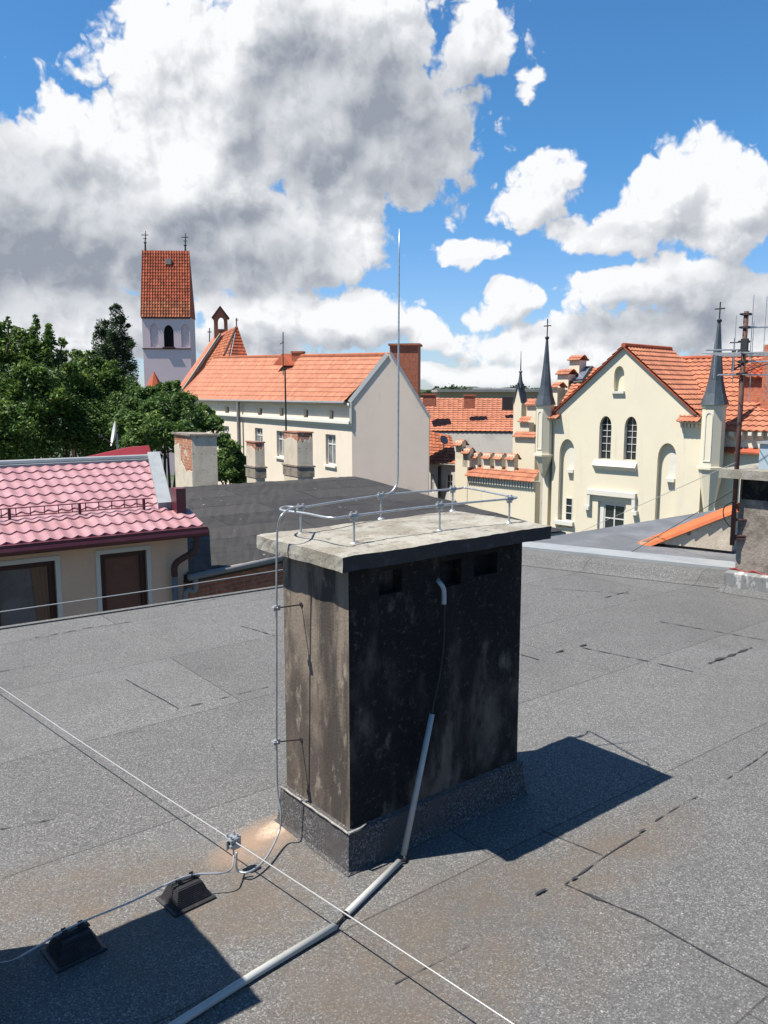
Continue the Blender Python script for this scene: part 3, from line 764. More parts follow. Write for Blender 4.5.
mast = thing('antenna_mast', 'tall rusty antenna mast with television aerials rising beside the right edge chimney', 'antenna', frR.p(.02,.4,-.05))
mu = frR.px(736,480,-.06)[0]
zt_ = frR.px(736,312,-.06)[1]
MB().tube([frR.p(mu,.42,-.06), frR.p(mu,zt_,-.06)], .021, 8).build('pole', M['rust'], mast, smooth=True)
for yy in (315,328,342,352,362,374):
    z = frR.px(736,yy,-.06)[1]
    c = MB(); c.fbox(frR, mu-.03, mu+.035, z-.009, z+.009, -.09, -.03); c.tube([frR.p(mu-.028,z,-.11), frR.p(mu-.028,z,-.01)], .008, 6); c.build('clamp', M['iron'], mast)
c = MB(); z = frR.px(736,343,-.06)[1]; c.fbox(frR, mu-.01, mu+.045, z-.08, z+.03, -.115, -.085); c.build('amplifier_box', M['iron'], mast)
for k, yy in enumerate((520,545,560)):
    z = frR.px(736,min(yy,548),-.06)[1]
    c = MB(); c.tube([frR.p(mu,z+.05*k,-.06), frR.p(mu+.1,z+.05*k,.02)], .012, 6); c.build('wall_bracket', M['rust'], mast)
# aerials: boom pointing away with thin upright or level elements
def aerial(yy, ln, dirn, n_, el_, upright, start=0):
    z = frR.px(736,yy,-.06)[1]; a = frR.p(mu,z,-.06); d = Vector(dirn).normalized()
    mb = MB(); mb.tube([a-d*start, a+d*ln], .007, 6)
    side = Vector((0,0,1)) if upright else Vector((-d.y, d.x, 0))
    for k in range(n_):
        c = a-d*start+d*((ln+start)*(k+.5)/n_); h = el_*(1-.35*k/n_)
        mb.tube([c-side*h, c+side*h], .0032, 5)
    mb.build('aerial', M['galv'], mast)
UR = Vector((frR.U.x, frR.U.y, 0)); NR = Vector((frR.N.x, frR.N.y, 0))
aerial(362, .75, UR*.9+NR*.3, 6, .33, True)
aerial(328, .60, UR+NR*.6, 6, .26, True)
aerial(350, .30, -UR*.8-NR*.5, 2, .28, True)
aerial(375, .8, UR*.7+NR*.6, 8, .22, False, .2)
aerial(354, .5, -UR*.3+NR, 6, .30, False, .3)
# loop cables from mast
c = MB(); z = lambda y: frR.px(736,y,-.06)[1]
c.tube(smooth_path([frR.p(mu,z(380),-.08), frR.p(mu+.05,z(372),-.1), frR.p(mu+.25,z(364),-.1), frR.p(mu+.6,z(360),-.1)], 6), .006, 6)
c.build('cable', M['cable'], mast); c = MB(); c.tube(smooth_path([frR.p(mu+.02,z(500),-.09), frR.p(mu-.07,z(508),-.1), frR.p(mu-.06,z(520),-.1), frR.p(mu,z(528),-.09)], 6), .005, 6)
c.build('cable', M['cable'], mast)
# guy wire from mast down to the flashing
gw = MB(); gw.tube([frR.p(mu,z(462),-.08), at(560,541,10.5)], .003, 5)
tag(gw.build('guy_wire', M['alu']), 'slack grey wire descending from the antenna mast across the ivory gable', 'wire')
gw = MB(); gw.tube([frR.p(mu,z(490),-.08), at(618,560,8.2)], .003, 5)
tag(gw.build('guy_wire', M['iron']), 'dark stay wire slanting from the mast to the orange coping', 'wire')

# neighbour on the right: metal roof, fire wall with orange coping
nb = thing('metal_roof_annex', 'low annex behind the kerb with dull grey sheet metal roof', 'building', at(620,545,9.5))
# roof plane rising from flashing towards the right / back
A = at(520,548,9.2); 
q = [corner+nR*.5+Vector((0,0,.12)), eR1+dR*1.5+nR*.5+Vector((0,0,.12))]
a0 = at(545,543,9.6); a1 = at(775,574,7.4); a1.z = a0.z = .12
top0 = at(560,541,11.5); top1 = at(735,507,11.5)
a0 = eR0-dR*.3+nR*.43; a1 = eR1+dR*1.0+nR*.43
m_ = MB(); m_.face([Vector((a0.x,a0.y,.12)), Vector((a1.x,a1.y,.12)), top1, top0])
m_.build('roof', M['lead'], nb)
m_ = MB()
for t in (.25,.5,.75):
    p0 = Vector((a0.x,a0.y,.12)).lerp(Vector((a1.x,a1.y,.12)), t); p1 = top0.lerp(top1, t)
    m_.tube([p0+Vector((0,0,.008)), p1+Vector((0,0,.008))], .012, 6)
m_.build('standing_seam', M['lead'], nb)
m_ = MB(); m_.prism([Vector((a0.x,a0.y,.10)), Vector((a1.x,a1.y,.10)), top1-Vector((0,0,.02)), top0-Vector((0,0,.02))], (0,0,-9)); m_.build('wall', M['greyrend'], nb)
# wall with coping
fw0 = at(640,551,8.55); fw1 = at(734,514,8.0)
fw = thing('fire_wall', 'sloping plastered fire wall under a coping of bright orange tiles beside the mast', 'wall', (fw0.x,fw0.y,0))
dv = (fw1-fw0); dh = Vector((dv.x,dv.y,0)).normalized(); nh = Vector((-dh.y, dh.x, 0))
if nh.y < 0: nh = -nh
m_ = MB(); z0 = .15
m_.prism([Vector((fw0.x,fw0.y,z0)), Vector((fw1.x,fw1.y,z0)), fw1, fw0], nh*.24); m_.build('wall', M['plaster_pale'], fw)
m_ = MB(); L = dv.length; sl = dv.normalized(); nt_ = 7
for k in range(nt_):
    a = fw0+sl*L*k/nt_; b = fw0+sl*(L*(k+1)/nt_+.05)
    upv = nh.cross(sl); upv = upv if upv.z > 0 else -upv
    for j in range(8):
        w0 = math.pi*j/8; w1 = math.pi*(j+1)/8
        def cp(base, w, r): return base+nh*(.12-r*math.cos(w))+upv*(r*.55*math.sin(w)+.005)
        m_.face([cp(a,w0,.17), cp(b,w0,.15), cp(b,w1,.15), cp(a,w1,.17)], 0, .3+.5*random.random())
        m_.face([cp(a,w0,.17), cp(a,w1,.17), cp(a,w1,.12), cp(a,w0,.12)], 0, .2)
m_.build('tile_coping', M['tile_new'], fw)

# ================================================================== PINK ROOFED HOUSE (left)
dH = vpdir(1567); h0 = at(188,560,13.6); frH = Fr(h0[:2], dH)
ho = thing('tiled_house', 'tan rendered house with glossy pink metal tile roof and two brown windows at the left', 'house', (h0.x,h0.y,GZ))
ul = frH.px(-160,560)[0]
zE = frH.px(150,541)[1]
def hh_(x0, x1, y0, y1):
    a = frH.px(x0, (y0+y1)/2)[0]; b = frH.px(x1, (y0+y1)/2)[0]; c = frH.px((x0+x1)/2, y1)[1]; d = frH.px((x0+x1)/2, y0)[1]; return a, b, c, d
w1_ = hh_(2,57,563,628); w2_ = hh_(101,147.5,552,610)
ws = [(w1_[0]-.12, w1_[1], w1_[3]-1.5, w1_[3]), (w2_[0], w2_[1], w2_[3]-1.5, w2_[3]), (w1_[0]-2.6, w1_[0]-1.6, w1_[3]-1.5, w1_[3])]
wall = MB(); wall.facade(frH, rect(ul, 0, GZ, zE+.25), [rect(*w) for w in ws], .14)
wall.face([frH.p(0,GZ,0), frH.p(0,GZ,6), frH.p(0,zE+.25,6), frH.p(0,zE+.25,0)])
wall.face([frH.p(ul,GZ,6), frH.p(ul,GZ,0), frH.p(ul,zE+.25,0), frH.p(ul,zE+.25,6)]); wall.face([frH.p(0,GZ,6), frH.p(ul,GZ,6), frH.p(ul,zE+.25,6), frH.p(0,zE+.25,6)])
wall.build('wall', M['tan'], ho)
for i, w in enumerate(ws):
    f = MB(); u0, u1, z0, z1 = w
    fwid = .09
    for a, b in ((u0,u0+fwid),(u1-fwid,u1)): f.fbox(frH, a, b, z0+fwid, z1-fwid, .06, .13)
    for a, b in ((z0,z0+fwid),(z1-fwid,z1)): f.fbox(frH, u0, u1, a, b, .058, .131)
    wn = f.build('window', M['brown_wood'], ho)
    MB().face([frH.p(u0,z0,.10), frH.p(u1,z0,.10), frH.p(u1,z1,.10), frH.p(u0,z1,.10)]).build('pane', M['blind'] if i == 1 else mat('net_curtained_glass', (.17,.16,.165), .12, [(2,(.10,.095,.10),.45,.6,.8)], spec=.7), wn)
    if i == 0:
        cm_ = MB(); 
        for k in range(8):
            ua = u1-.25+.02*k; ub = ua+.02; va = .085+.01*(k % 2); vb = .085+.01*((k+1) % 2)
            sh = lambda u, z: u-.10*(z-z0)/(z1-z0)*(1-(u-(u1-.25))/.2)
            cm_.face([frH.p(sh(ua,z0),z0+.09,va), frH.p(sh(ub,z0),z0+.09,vb), frH.p(sh(ub,z1),z1-.09,vb), frH.p(sh(ua,z1),z1-.09,va)])
        cm_.build('curtain', M['curtain'], wn)
    s_ = MB()
    t = .07
    for a, b, c, d in ((u0-t,u0,z0-t,z1+t),(u1,u1+t,z0-t,z1+t)): s_.fbox(frH, a, b, c, d, -.012, .05)
    for a, b, c, d in ((u0,u1,z1,z1+t),(u0,u1,z0-t,z0)): s_.fbox(frH, a, b, c, d, -.012, .05)
    s_.build('surround', M['ivory_trim'], wn)
# roof
Ea = frH.p(ul, zE-.02, -.32); 
uR = frH.px(203,527,-.32)[0]; Eb = frH.p(uR, 0, -.32); 
ze = frH.px(100,535.5,-.32)[1]
Ea.z = Eb.z = ze
Rr = at(160,460,16.6); 
Rl = at(0,461,16.2); Rl = Rr+(Rl-Rr)*2.3; 
zr = at(150,458,16.4).z
Rl = frH.p(ul, zr, 2.6); Rr = frH.p(frH.px(149,459,2.6)[0], zr, 2.6)
uT = frH.px(150,450,2.6)[0]
tl = MB(); tiles(tl, Ea, Eb, frH.p(uR, zr, 2.6), Rl, col=.205, row=.35, amp=.022, step=.024, samp=6, scallop=.13,
                 keep=lambda u, v: v < .24 or ul+u*(uR-ul) < uR-.40+(uT-uR+.40)*(v-.24)/.76)
# cut to the parapet line on the right
bm_cut = (frH.p(frH.px(182,505,0)[0], 0, 0), )
rfo = tl.build('roof', M['pink'], ho)
# parapet strip on the right, standing on the roof edge
pz = MB()
par_b = frH.p(uR-.42, 0, .35); par_t = frH.p(uR-.42, 0, 2.6)
def slope_z(v): return ze+(zr-ze)*(v+.32)/2.92
pz.prism([frH.p(uR-.50, slope_z(.4)-.1, .4), frH.p(uT-.02, slope_z(2.7)-.1, 2.7), frH.p(uT-.02, slope_z(2.7)+.12, 2.7), frH.p(uR-.50, slope_z(.4)+.12, .4)], frH.p(.24,0,0)-frH.p(0,0,0))
pz.build('parapet', M['flash'], ho)
bxm = MB(); bxm.fbox(frH, uR-.27, uR-.10, slope_z(.3)-.05, slope_z(.3)+.40, .15, .40); bxm.build('parapet_box', M['maroon'], ho)
bxm = MB(); bxm.prism([frH.p(uT-1.7, zr+.0, 2.75), frH.p(uT+.1, zr+.0, 2.75), frH.p(uT+.1, zr+.26, 2.95), frH.p(uT-.3,zr+.24,2.95)], frH.p(0,0,.06)-frH.p(0,0,0)); bxm.build('red_sheet', M['red_trim'], ho)
rd_ = MB(); rd_.tube([frH.p(ul,zr+.05,2.66), frH.p(uT-.03,zr+.05,2.66)], .06, 8); rd_.fbox(frH, ul, uT-.03, zr-.02, zr+.03, 2.5, 2.8); rd_.build('ridge_cap', M['flash'], ho)
bs = MB(); bs.face([Rl, frH.p(uT,zr,2.6), frH.p(uR-.3,ze,6), frH.p(ul,ze,6)]); bs.build('roof_back', M['maroon'], ho)
gt = MB(); gt.fbox(frH, ul, uR+.02, ze-.10, ze+.005, -.47, -.36); gt.fbox(frH, ul, uR, ze-.14, ze-.03, -.355, -.30); gt.tube([frH.p(ul,ze-.09,-.43), frH.p(uR+.04,ze-.09,-.43)], .07, 8); gt.build('gutter', M['maroon'], ho)
gt = MB(); gt.fbox(frH, ul, uR-.02, ze-.03, ze-.01, -.34, .01); gt.build('soffit', M['maroon'], ho)
ud = -.02
dp = MB(); dp.tube(smooth_path([frH.p(uR-.16,ze-.1,-.40), frH.p(uR-.17,ze-.38,-.38), frH.p(uR-.42,ze-.62,-.14), frH.p(uR-.44,ze-.85,-.10)],5), .055, 8); dp.build('downpipe_bend', M['rust'], ho, smooth=True)
dp = MB(); dp.tube([frH.p(uR-.44,ze-.84,-.10), frH.p(uR-.44,GZ,-.10)], .05, 8); dp.build('downpipe', M['pipe'], ho, smooth=True)
# snow guard
sg = MB(); vg = .42; zg = slope_z(vg)
for dz in (.07,.20): sg.tube([frH.p(ul,zg+dz,vg), frH.p(uR-.58,zg+dz,vg)], .010, 5)
n_ = int((uR-.58-ul)/.21)
for k in range(n_): sg.fbox(frH, ul+.21*k, ul+.21*k+.014, zg+.07, zg+.20, vg-.007, vg+.007)
for k in range(0, n_, 5): sg.fbox(frH, ul+.21*k+.1, ul+.21*k+.14, zg-.06, zg+.21, vg-.03, vg+.01)
sg.build('snow_guard', M['maroon'], ho)
# dish + aerial behind the ridge
dsh = thing('satellite_dish', 'small grey satellite dish seen edge on behind the pink roof ridge', 'satellite dish', at(116,452,17.3))
dc = at(116,434,17.3)
m_ = MB(); m_.tube([dc+Vector((0,.05,-.6)), dc+Vector((0,.05,0))], .02, 6); m_.build('stand', M['galv'], dsh)
m_ = MB(); dn = Vector((-.9,-.4,.2)).normalized(); da = Vector((0,0,1)); db = dn.cross(da).normalized(); da = db.cross(dn)
for j in range(16):
    for k in range(3):
        r0, r1 = .25*k/3, .25*(k+1)/3
        f_ = lambda r, a: dc+(db*math.cos(a)+da*math.sin(a)*1.1)*r+dn*(r*r*1.0)
        a0_, a1_ = 2*math.pi*j/16, 2*math.pi*(j+1)/16
        m_.face([f_(r0,a0_), f_(r1,a0_), f_(r1,a1_), f_(r0,a1_)] if k else [f_(r1,a0_), f_(r1,a1_), f_(0,0)])
m_.build('reflector', M['white'], dsh)
m_ = MB(); m_.tube([dc-da*.22+dn*.03, dc-da*.1+dn*.3], .012, 6); m_.cbox(dc-da*.1+dn*.3, .06,.06,.06); m_.build('receiver_arm', M['iron'], dsh)

# ================================================================== BLACK BITUMEN ROOF + BRICK STACKS
br_ = thing('bitumen_roof_building', 'low building with patched black bitumen roof and brick edge behind the main chimney', 'building', G(300,520,-.6))
zE2 = -1.3
E1_ = G(188,574,zE2); E2_ = G(300,551,zE2); zR2 = -.7
R1_ = G(150,489,zR2); R2_ = G(355,476,zR2)
pn_ = (E2_-E1_).cross(R2_-E1_).normalized(); r__ = ray(566,531); V2_ = CAM+r__*((E1_-CAM).dot(pn_)/r__.dot(pn_))
Rm_ = R1_.lerp(R2_, .6)
# planar-ish roof: eave E1-E2 , ridge R1-R2, verge R2-V2
m_ = MB()
Q = [E1_, E2_, Rm_, R1_]
def quadgrid(mb, A, B, C, D, nu, nv, jit=.0):
    pts = {}
    for i in range(nu+1):
        for j in range(nv+1):
            u, v = i/nu, j/nv
            p = A*(1-u)*(1-v)+B*u*(1-v)+C*u*v+D*(1-u)*v
            pts[i,j] = p+Vector((0,0,random.uniform(-jit,jit)))
    for i in range(nu):
        for j in range(nv): mb.face([pts[i,j], pts[i+1,j], pts[i+1,j+1], pts[i,j+1]])
quadgrid(m_, *Q, 24, 14, .012)
quadgrid(m_, E2_, V2_, R2_, Rm_, 20, 14, .012)
m_.build('roof', M['felt_black'], br_)
m_ = MB(); dd = (E2_-E1_).normalized(); nd = Vector((-dd.y,dd.x,0)); nd = nd if nd.y > 0 else -nd
L2 = (E2_-E1_).length
m_.box(E1_+Vector((0,0,-.12))+nd*.06, dd*L2, nd*.3, (0,0,-9)); m_.build('brick_wall', M['brick_low'], br_)
m_ = MB(); m_.box(E1_+Vector((0,0,-.16))-nd*.02, dd*L2, nd*.14, (0,0,.13)); m_.build('eaves_board', M['iron'], br_)
m_ = MB(); m_.tube([E1_-dd*.05+Vector((0,0,-.04))-nd*.09, E2_+Vector((0,0,-.04))-nd*.09], .06, 8); m_.tube(smooth_path([E1_+dd*.08+Vector((0,0,-.08))-nd*.09, E1_+dd*.06+Vector((0,0,-.3))-nd*.08, E1_-dd*.12+Vector((0,0,-.5))-nd*.02, E1_-dd*.14+Vector((0,0,-3))],4), .05, 8); m_.build('gutter', M['pipe'], br_, smooth=True)
m_ = MB(); m_.prism([R1_+Vector((0,0,-.03)), R2_+Vector((0,0,-.03)), V2_+Vector((0,0,-.03)), E2_+Vector((0,0,-.2)), E1_+nd*.4+Vector((0,0,-.2))], (0,0,-8)); m_.build('wall', M['greyrend'], br_)
def old_stack(x0, x1, xm, ytop, ybot, z0, label, cap, ledge):
    """two faces seen: x0..xm is the left face, xm..x1 the right face"""
    b = G(xm, ybot, z0); Y = b.y
    dRt = Vector((math.cos(R(-4)), math.sin(R(-4)), 0)); dLt = Vector((-math.sin(R(33)), math.cos(R(33)), 0))
    k = Y/F
    wr = max(.15, (x1-xm)*k/(dRt.x-(xm-384)/F*dRt.y)); wl_ = max(.12, (xm-x0)*k/(-dLt.x+(xm-384)/F*dLt.y))
    ztp = at(xm, ytop, Y).z
    t = thing('brick_chimney', label, 'chimney', (b.x,b.y,z0-.1), R(-4), 'old plastered brick chimneys')
    m_ = MB(); nz = 8; nn = 5
    m_.box(Vector((b.x,b.y,z0-.3)), dRt*wr, dLt*wl_, (0,0,ztp-z0+.3), 0)
    for f_ in range(1): pass
    m_.build('shaft', M['brick_old'], t)
    # plaster skin with its own broken edge on right face
    p = MB(); oo = -dLt*.012; q = Vector((b.x,b.y,z0-.3))
    hgt = ztp-z0+.3; top_ = [ (0,.80),(.2,.90),(.35,.80),(.5,.88),(.7,.83),(.85,.95),(1,.9)]
    if cap: top_ = [(0,1),(1,1)]
    poly = [q+oo, q+oo+dRt*wr]+[q+oo+dRt*wr*a+Vector((0,0,hgt*h)) for a, h in reversed(top_)]
    p.prism(poly, dLt*.010)
    q2 = q-dRt*.012; lo = .35 if cap else .0
    poly = [q2+dLt*wl_*lo*0, q2+dLt*wl_, q2+dLt*wl_+Vector((0,0,hgt*.8)), q2+dLt*wl_*.72+Vector((0,0,hgt*.86)), q2+dLt*wl_*.62+Vector((0,0,hgt*.55)), q2+dLt*wl_*.35+Vector((0,0,hgt*.38)), q2+dLt*wl_*.15+Vector((0,0,hgt*.42)), q2+Vector((0,0,hgt*.4))]
    if not cap: poly = [q2, q2+dLt*wl_, q2+dLt*wl_+Vector((0,0,hgt*.85)), q2+dLt*wl_*.5+Vector((0,0,hgt*.92)), q2+Vector((0,0,hgt*.84))]
    p.prism(poly, dRt*.010)
    p.build('plaster', M['plaster_pale'], t)
    if cap:
        c = MB(); c.box(q-dRt*.07-dLt*.07+Vector((0,0,hgt)), dRt*(wr+.14), dLt*(wl_+.14), (0,0,.055)); c.build('cap_slab', M['rough'], t)
    else:
        c = MB(); c.box(q-dRt*.025-dLt*.025+Vector((0,0,hgt)), dRt*(wr+.05), dLt*(wl_+.05), (0,0,.04)); c.build('broken_top', M['brick_low'], t)
    if ledge:
        c = MB(); c.box(q-dRt*.06-dLt*.06+Vector((0,0,.3+.30)), dRt*(wr+.12), dLt*(wl_+.12), (0,0,.05)); c.box(q-dRt*.035-dLt*.035+Vector((0,0,.3)), dRt*(wr+.07), dLt*(wl_+.07), (0,0,.29)); c.build('ledge', M['rough'], t)
old_stack(175, 218, 193, 436, 485, -.78, 'leftmost old chimney with flat cap, bare brick showing beside pale plaster', True, False)
old_stack(247, 265, 256, 443, 478, -.78, 'smallest and slimmest old brick chimney, in the middle of the three', False, True)
old_stack(284, 313, 298, 433, 477, -.76, 'old brick chimney with broken top and dark ledge, right of the slim one', False, True)

# ================================================================== WHITE BUILDING
wc = at(352,440,45); frW = Fr(wc[:2], -vpdir(-80)); frG = Fr(wc[:2], (math.cos(R(-9)), math.sin(R(-9))))
wb = thing('tenement_building', 'long cream building with orange tiled roof, beige gable end and tall brick chimney', 'building', (wc.x,wc.y,GZ))
zeW = 1.25; uLw = -33
holes = []; wins = []
for (x0,x1,y0,y1) in ((257.5,262,407.5,415),(279.5,283.5,407.5,416),(303.5,308,409,417.5),(329,333.5,410,419),(225,229,406.5,413),(206,209,406,411)):
    a, b = frW.px(x0,410)[0], frW.px(x1,410)[0]; zt1, zb1 = frW.px((x0+x1)/2,y0)[1], frW.px((x0+x1)/2,y1)[1]; wins.append((a,b,zb1,zt1,0))
for (x0,x1,y0,y1) in ((325.5,335.5,434.5,465),(276.5,284.5,431,457),(255,262.5,428,442),(222.5,229,426,438),(302,311,433,460)):
    a, b = frW.px(x0,430)[0], frW.px(x1,430)[0]; zt1, zb1 = frW.px((x0+x1)/2,y0)[1], frW.px((x0+x1)/2,y1)[1]; wins.append((a,b,max(zb1,zt1-1.9) if y1-y0 > 15 else zt1-1.6,zt1,1))
wins = [w for k, w in enumerate(wins) if k != 10]
m_ = MB(); m_.facade(frW, rect(uLw, 0, GZ, zeW), [rect(w[0],w[1],w[2],w[3]) for w in wins], .22); 
m_.face([frW.p(uLw,GZ,8), frW.p(uLw,GZ,0), frW.p(uLw,zeW,0), frW.p(uLw,zeW,8)])
m_.build('wall', M['cream'], wb)
for w in wins:
    if w[4]: window(wb, frW, w[0], w[1], w[2], w[3], .2, M['white'], M['glass_light'], 1, (.68,), .09, .12)
    else:
        window(wb, frW, w[0], w[1], w[2], w[3], .2, M['white'], M['glass'], 0, (), .05)
m_ = MB()
zc = frW.px(300,419)[1]
for (z0,z1,v) in ((zc-.10,zc+.06,-.22),(zc-.26,zc-.1,-.10),(zeW-.12,zeW+.02,-.2)): m_.fbox(frW, uLw, 0.02, z0, z1, v, -.003)
m_.build('cornice', M['ivory_trim'], wb)
gtw = MB(); gtw.tube([frW.p(uLw,zeW+.02,-.33), frW.p(-.2,zeW+.02,-.33)], .1, 8)
ux = frW.px(243,440)[0]; gtw.tube([frW.p(ux,zeW-.02,-.30), frW.p(ux,GZ,-.30)], .14, 8); gtw.build('gutter', M['pipe'], wb)
# gable
sa = frG.px(389.5,353)[0]; za = frG.px(389.5,353)[1]; sR = frG.px(429,425)[0]; zRt = frG.px(429,418)[1]
m_ = MB(); gp = [(0,GZ),(sR,GZ),(sR,zRt),(sa,za),(0,zeW+.05)]
m_.prism([frG.p(u,z,0) for u,z in gp], frG.p(0,0,.4)-frG.p(0,0,0)); m_.build('gable_wall', M['beige'], wb)
m_ = MB()
def copg(u0,z0,u1,z1,th=.08):
    d = Vector((u1-u0,z1-z0)).normalized(); n = Vector((-d.y,d.x))
    if n.y < 0: n = -n
    P = [frG.p(u0,z0,-.06), frG.p(u1,z1,-.06), frG.p(u1+n.x*th,z1+n.y*th,-.06), frG.p(u0+n.x*th,z0+n.y*th,-.06)]
    m_.prism(P, frG.p(0,0,.55)-frG.p(0,0,0))
copg(-.05,zeW+.0,sa-.05,za-.14,.22); m_.build('gable_coping', M['white'], wb)
m_ = MB(); copg(sa,za+.01,sR,zRt); m_.build('gable_coping', M['flash'], wb)
m_ = MB(); m_.fbox(frG, -.12, 0.0, zeW-1.1, zeW+.0, -.1, .5); m_.build('shoulder', M['ivory_trim'], wb)
# roof
rA = frW.p(uLw,zeW+.08,-.3); rB = frW.p(-.25,zeW+.08,-.3); rC = frG.p(sa, za-.12, .25); rD = at(214,358,76.5)
m_ = MB(); tiles(m_, rA, rB, rC, rD, col=.34, row=.42, amp=.05, step=.03, samp=3); m_.build('roof', M['tile'], wb)
rE = at(182,387,76)
m_ = MB(); m_.face([rA, rD, at(176,398,84)+Vector((0,0,0))]); m_.build('roof_hip', M['tile_warm'], wb)
m_ = MB(); m_.face([rC, rD, rD+Vector((6,6,-5)), frG.p(sR,zRt-.3,.4)]); m_.build('roof_back', M['tile_warm'], wb)
m_ = MB(); m_.tube([rC+Vector((0,0,.05)), rD+Vector((0,0,.05))], .12, 6); m_.build('ridge_tiles', M['tile_warm'], wb)
m_ = MB(); z1_ = zeW+.85; m_.tube([frW.p(uLw,zeW+.75,.35), frW.p(-.3,zeW+.72,.30)], .035, 5); m_.build('snow_guard', M['rust'], wb)
# small roof dormer gable and brick stacks on roof
dq = at(282,357,58)
dm_ = MB(); dx = Vector((frW.U.x,frW.U.y,0)); dy = Vector((frW.N.x,frW.N.y,0))
p0 = at(273,361,58.0); p1 = at(291,361,56.2); p2 = at(282,353.5,57.1)
dm_.prism([p0-Vector((0,0,.3)), p1-Vector((0,0,.3)), p2], dy*1.2); dm_.build('dormer', M['tile_red'], wb)
def stack(root, x0, x1, y0, y1, Y, m, name='chimney', depth=.8, capm=None, rz=R(-8)):
    a = at(x0,y1,Y); b = at(x1,y1,Y); t = at(x0,y0,Y); w = (b-a).length
    mb = MB(); c = (a+b)/2; c.z = (a.z+t.z)/2
    ww_ = w*.98
    mb.cbox(c, ww_, ww_*depth, t.z-a.z, rz); o = mb.build(name, m, root)
    if capm: 
        c2 = c.copy(); c2.z = t.z; mb = MB(); mb.cbox(c2+Vector((0,0,.05)), ww_*1.12, ww_*depth*1.12, .12, rz); mb.build('cap', capm, o)
    return o
stack(wb, 292.5, 304, 353, 362, 57, M['brick'], capm=M['brick'])
stack(wb, 330, 339, 358.5, 362, 53, M['brick'])
stack(wb, 391, 419.5, 346, 400, 52, M['brick'], depth=.9, capm=M['brick'])
m_ = MB(); a = at(283,368,55); m_.tube([a-Vector((0,0,.5)), at(283,332,55)], .035, 5); m_.tube([at(284,342,55), at(280,344,55)], .03, 5); m_.build('roof_antenna', M['iron'], wb)
# pole in front of the facade
pl_ = MB(); pa = at(286,433,30); pl_.tube([Vector((pa.x,pa.y,GZ)), at(285,367,30)], [.06,.028], 6)
tag(pl_.build('flag_pole', M['iron']), 'thin dark pole rising in front of the long cream facade', 'pole')

# ================================================================== CHURCH
TY = 130; ta = R(3)
tcx = at(168.5,380,TY); wT = 47*TY/F
ch = thing('church', 'old church with lilac tower under a tall red saddle roof, belfry gable and steep apse', 'church', (tcx.x,tcx.y,GZ))
frT = Fr((tcx.x-wT/2*math.cos(ta), tcx.y-wT/2*math.sin(ta)), (math.cos(ta), math.sin(ta)))
zT0 = at(168,317,TY).z; WT = wT/math.cos(ta)*.98; DT = 4.6
uw = frT.px(168,350)[0]
wn_ = arch(frT.px(163.5,330)[0], frT.px(173.5,330)[0], frT.px(168,348)[1], frT.px(168,325)[1])
bl = [arch(frT.px(150,330)[0], frT.px(158,330)[0], frT.px(168,347)[1], frT.px(168,324)[1]), arch(frT.px(181,330)[0], frT.px(189,330)[0], frT.px(168,347)[1], frT.px(168,324)[1])]
m_ = MB(); m_.facade(frT, rect(0,WT,GZ,zT0), [wn_]+bl, .25)
for b0 in bl: back(m_, frT, b0, .25)
m_.face([frT.p(WT,GZ,0), frT.p(WT,GZ,DT), frT.p(WT,zT0,DT), frT.p(WT,zT0,0)]); m_.face([frT.p(0,GZ,DT), frT.p(0,GZ,0), frT.p(0,zT0,0), frT.p(0,zT0,DT)]); m_.face([frT.p(WT,GZ,DT), frT.p(0,GZ,DT), frT.p(0,zT0,DT), frT.p(WT,zT0,DT)])
m_.build('tower', M['pinkwall'], ch)
m_ = MB(); back(m_, frT, wn_, .24); m_.build('bell_window', M['hole'], ch)
m_ = MB(); zl = frT.px(168,348.5)[1]; m_.fbox(frT, -.1, WT+.1, zl-.12, zl+.05, -.15, -.003); m_.fbox(frT, -.1, WT+.1, zT0-.25, zT0-.05, -.15, -.003); m_.fbox(frT, frT.px(163,348)[0], frT.px(175,348)[0], zl+.06, zl+.25, -.3, .1); m_.build('string_course', M['rust'], ch)
zTR = at(166,252,TY+3.5).z
ra_, rb_, rc_, rd__ = frT.p(-.15,zT0,-.15), frT.p(WT+.12,zT0,-.15), frT.p(WT-.1,zTR,DT/2), frT.p(-.05,zTR,DT/2)
qa, qb = ra_.lerp(rd__, .24), rb_.lerp(rc_, .24)
m_ = MB(); tiles(m_, ra_, rb_, qb, qa, col=.42, row=.5, amp=.10, step=.05, samp=3, prof='pan'); m_.build('tower_roof_eaves', M['tile_warm'], ch)
m_ = MB(); tiles(m_, qa, qb, rc_, rd__, col=.42, row=.5, amp=.10, step=.05, samp=3, prof='pan')
m_.face([frT.p(WT+.1,zT0,-.15), frT.p(WT+.1,zT0,DT+.1), rc_]); m_.face([frT.p(-.15,zT0,DT+.1), frT.p(-.15,zT0,-.15), rd__]); m_.face([frT.p(WT+.1,zT0,DT+.1), frT.p(-.15,zT0,DT+.1), rd__, rc_])
m_.build('tower_roof', M['tile_red'], ch)
m_ = MB(); m_.fbox(frT, frT.px(163,262)[0], frT.px(169,262)[0], at(166,264.5,TY+2).z, at(166,259,TY+2).z, 1.6, 3); m_.build('roof_hatch', M['greyrend'], ch)
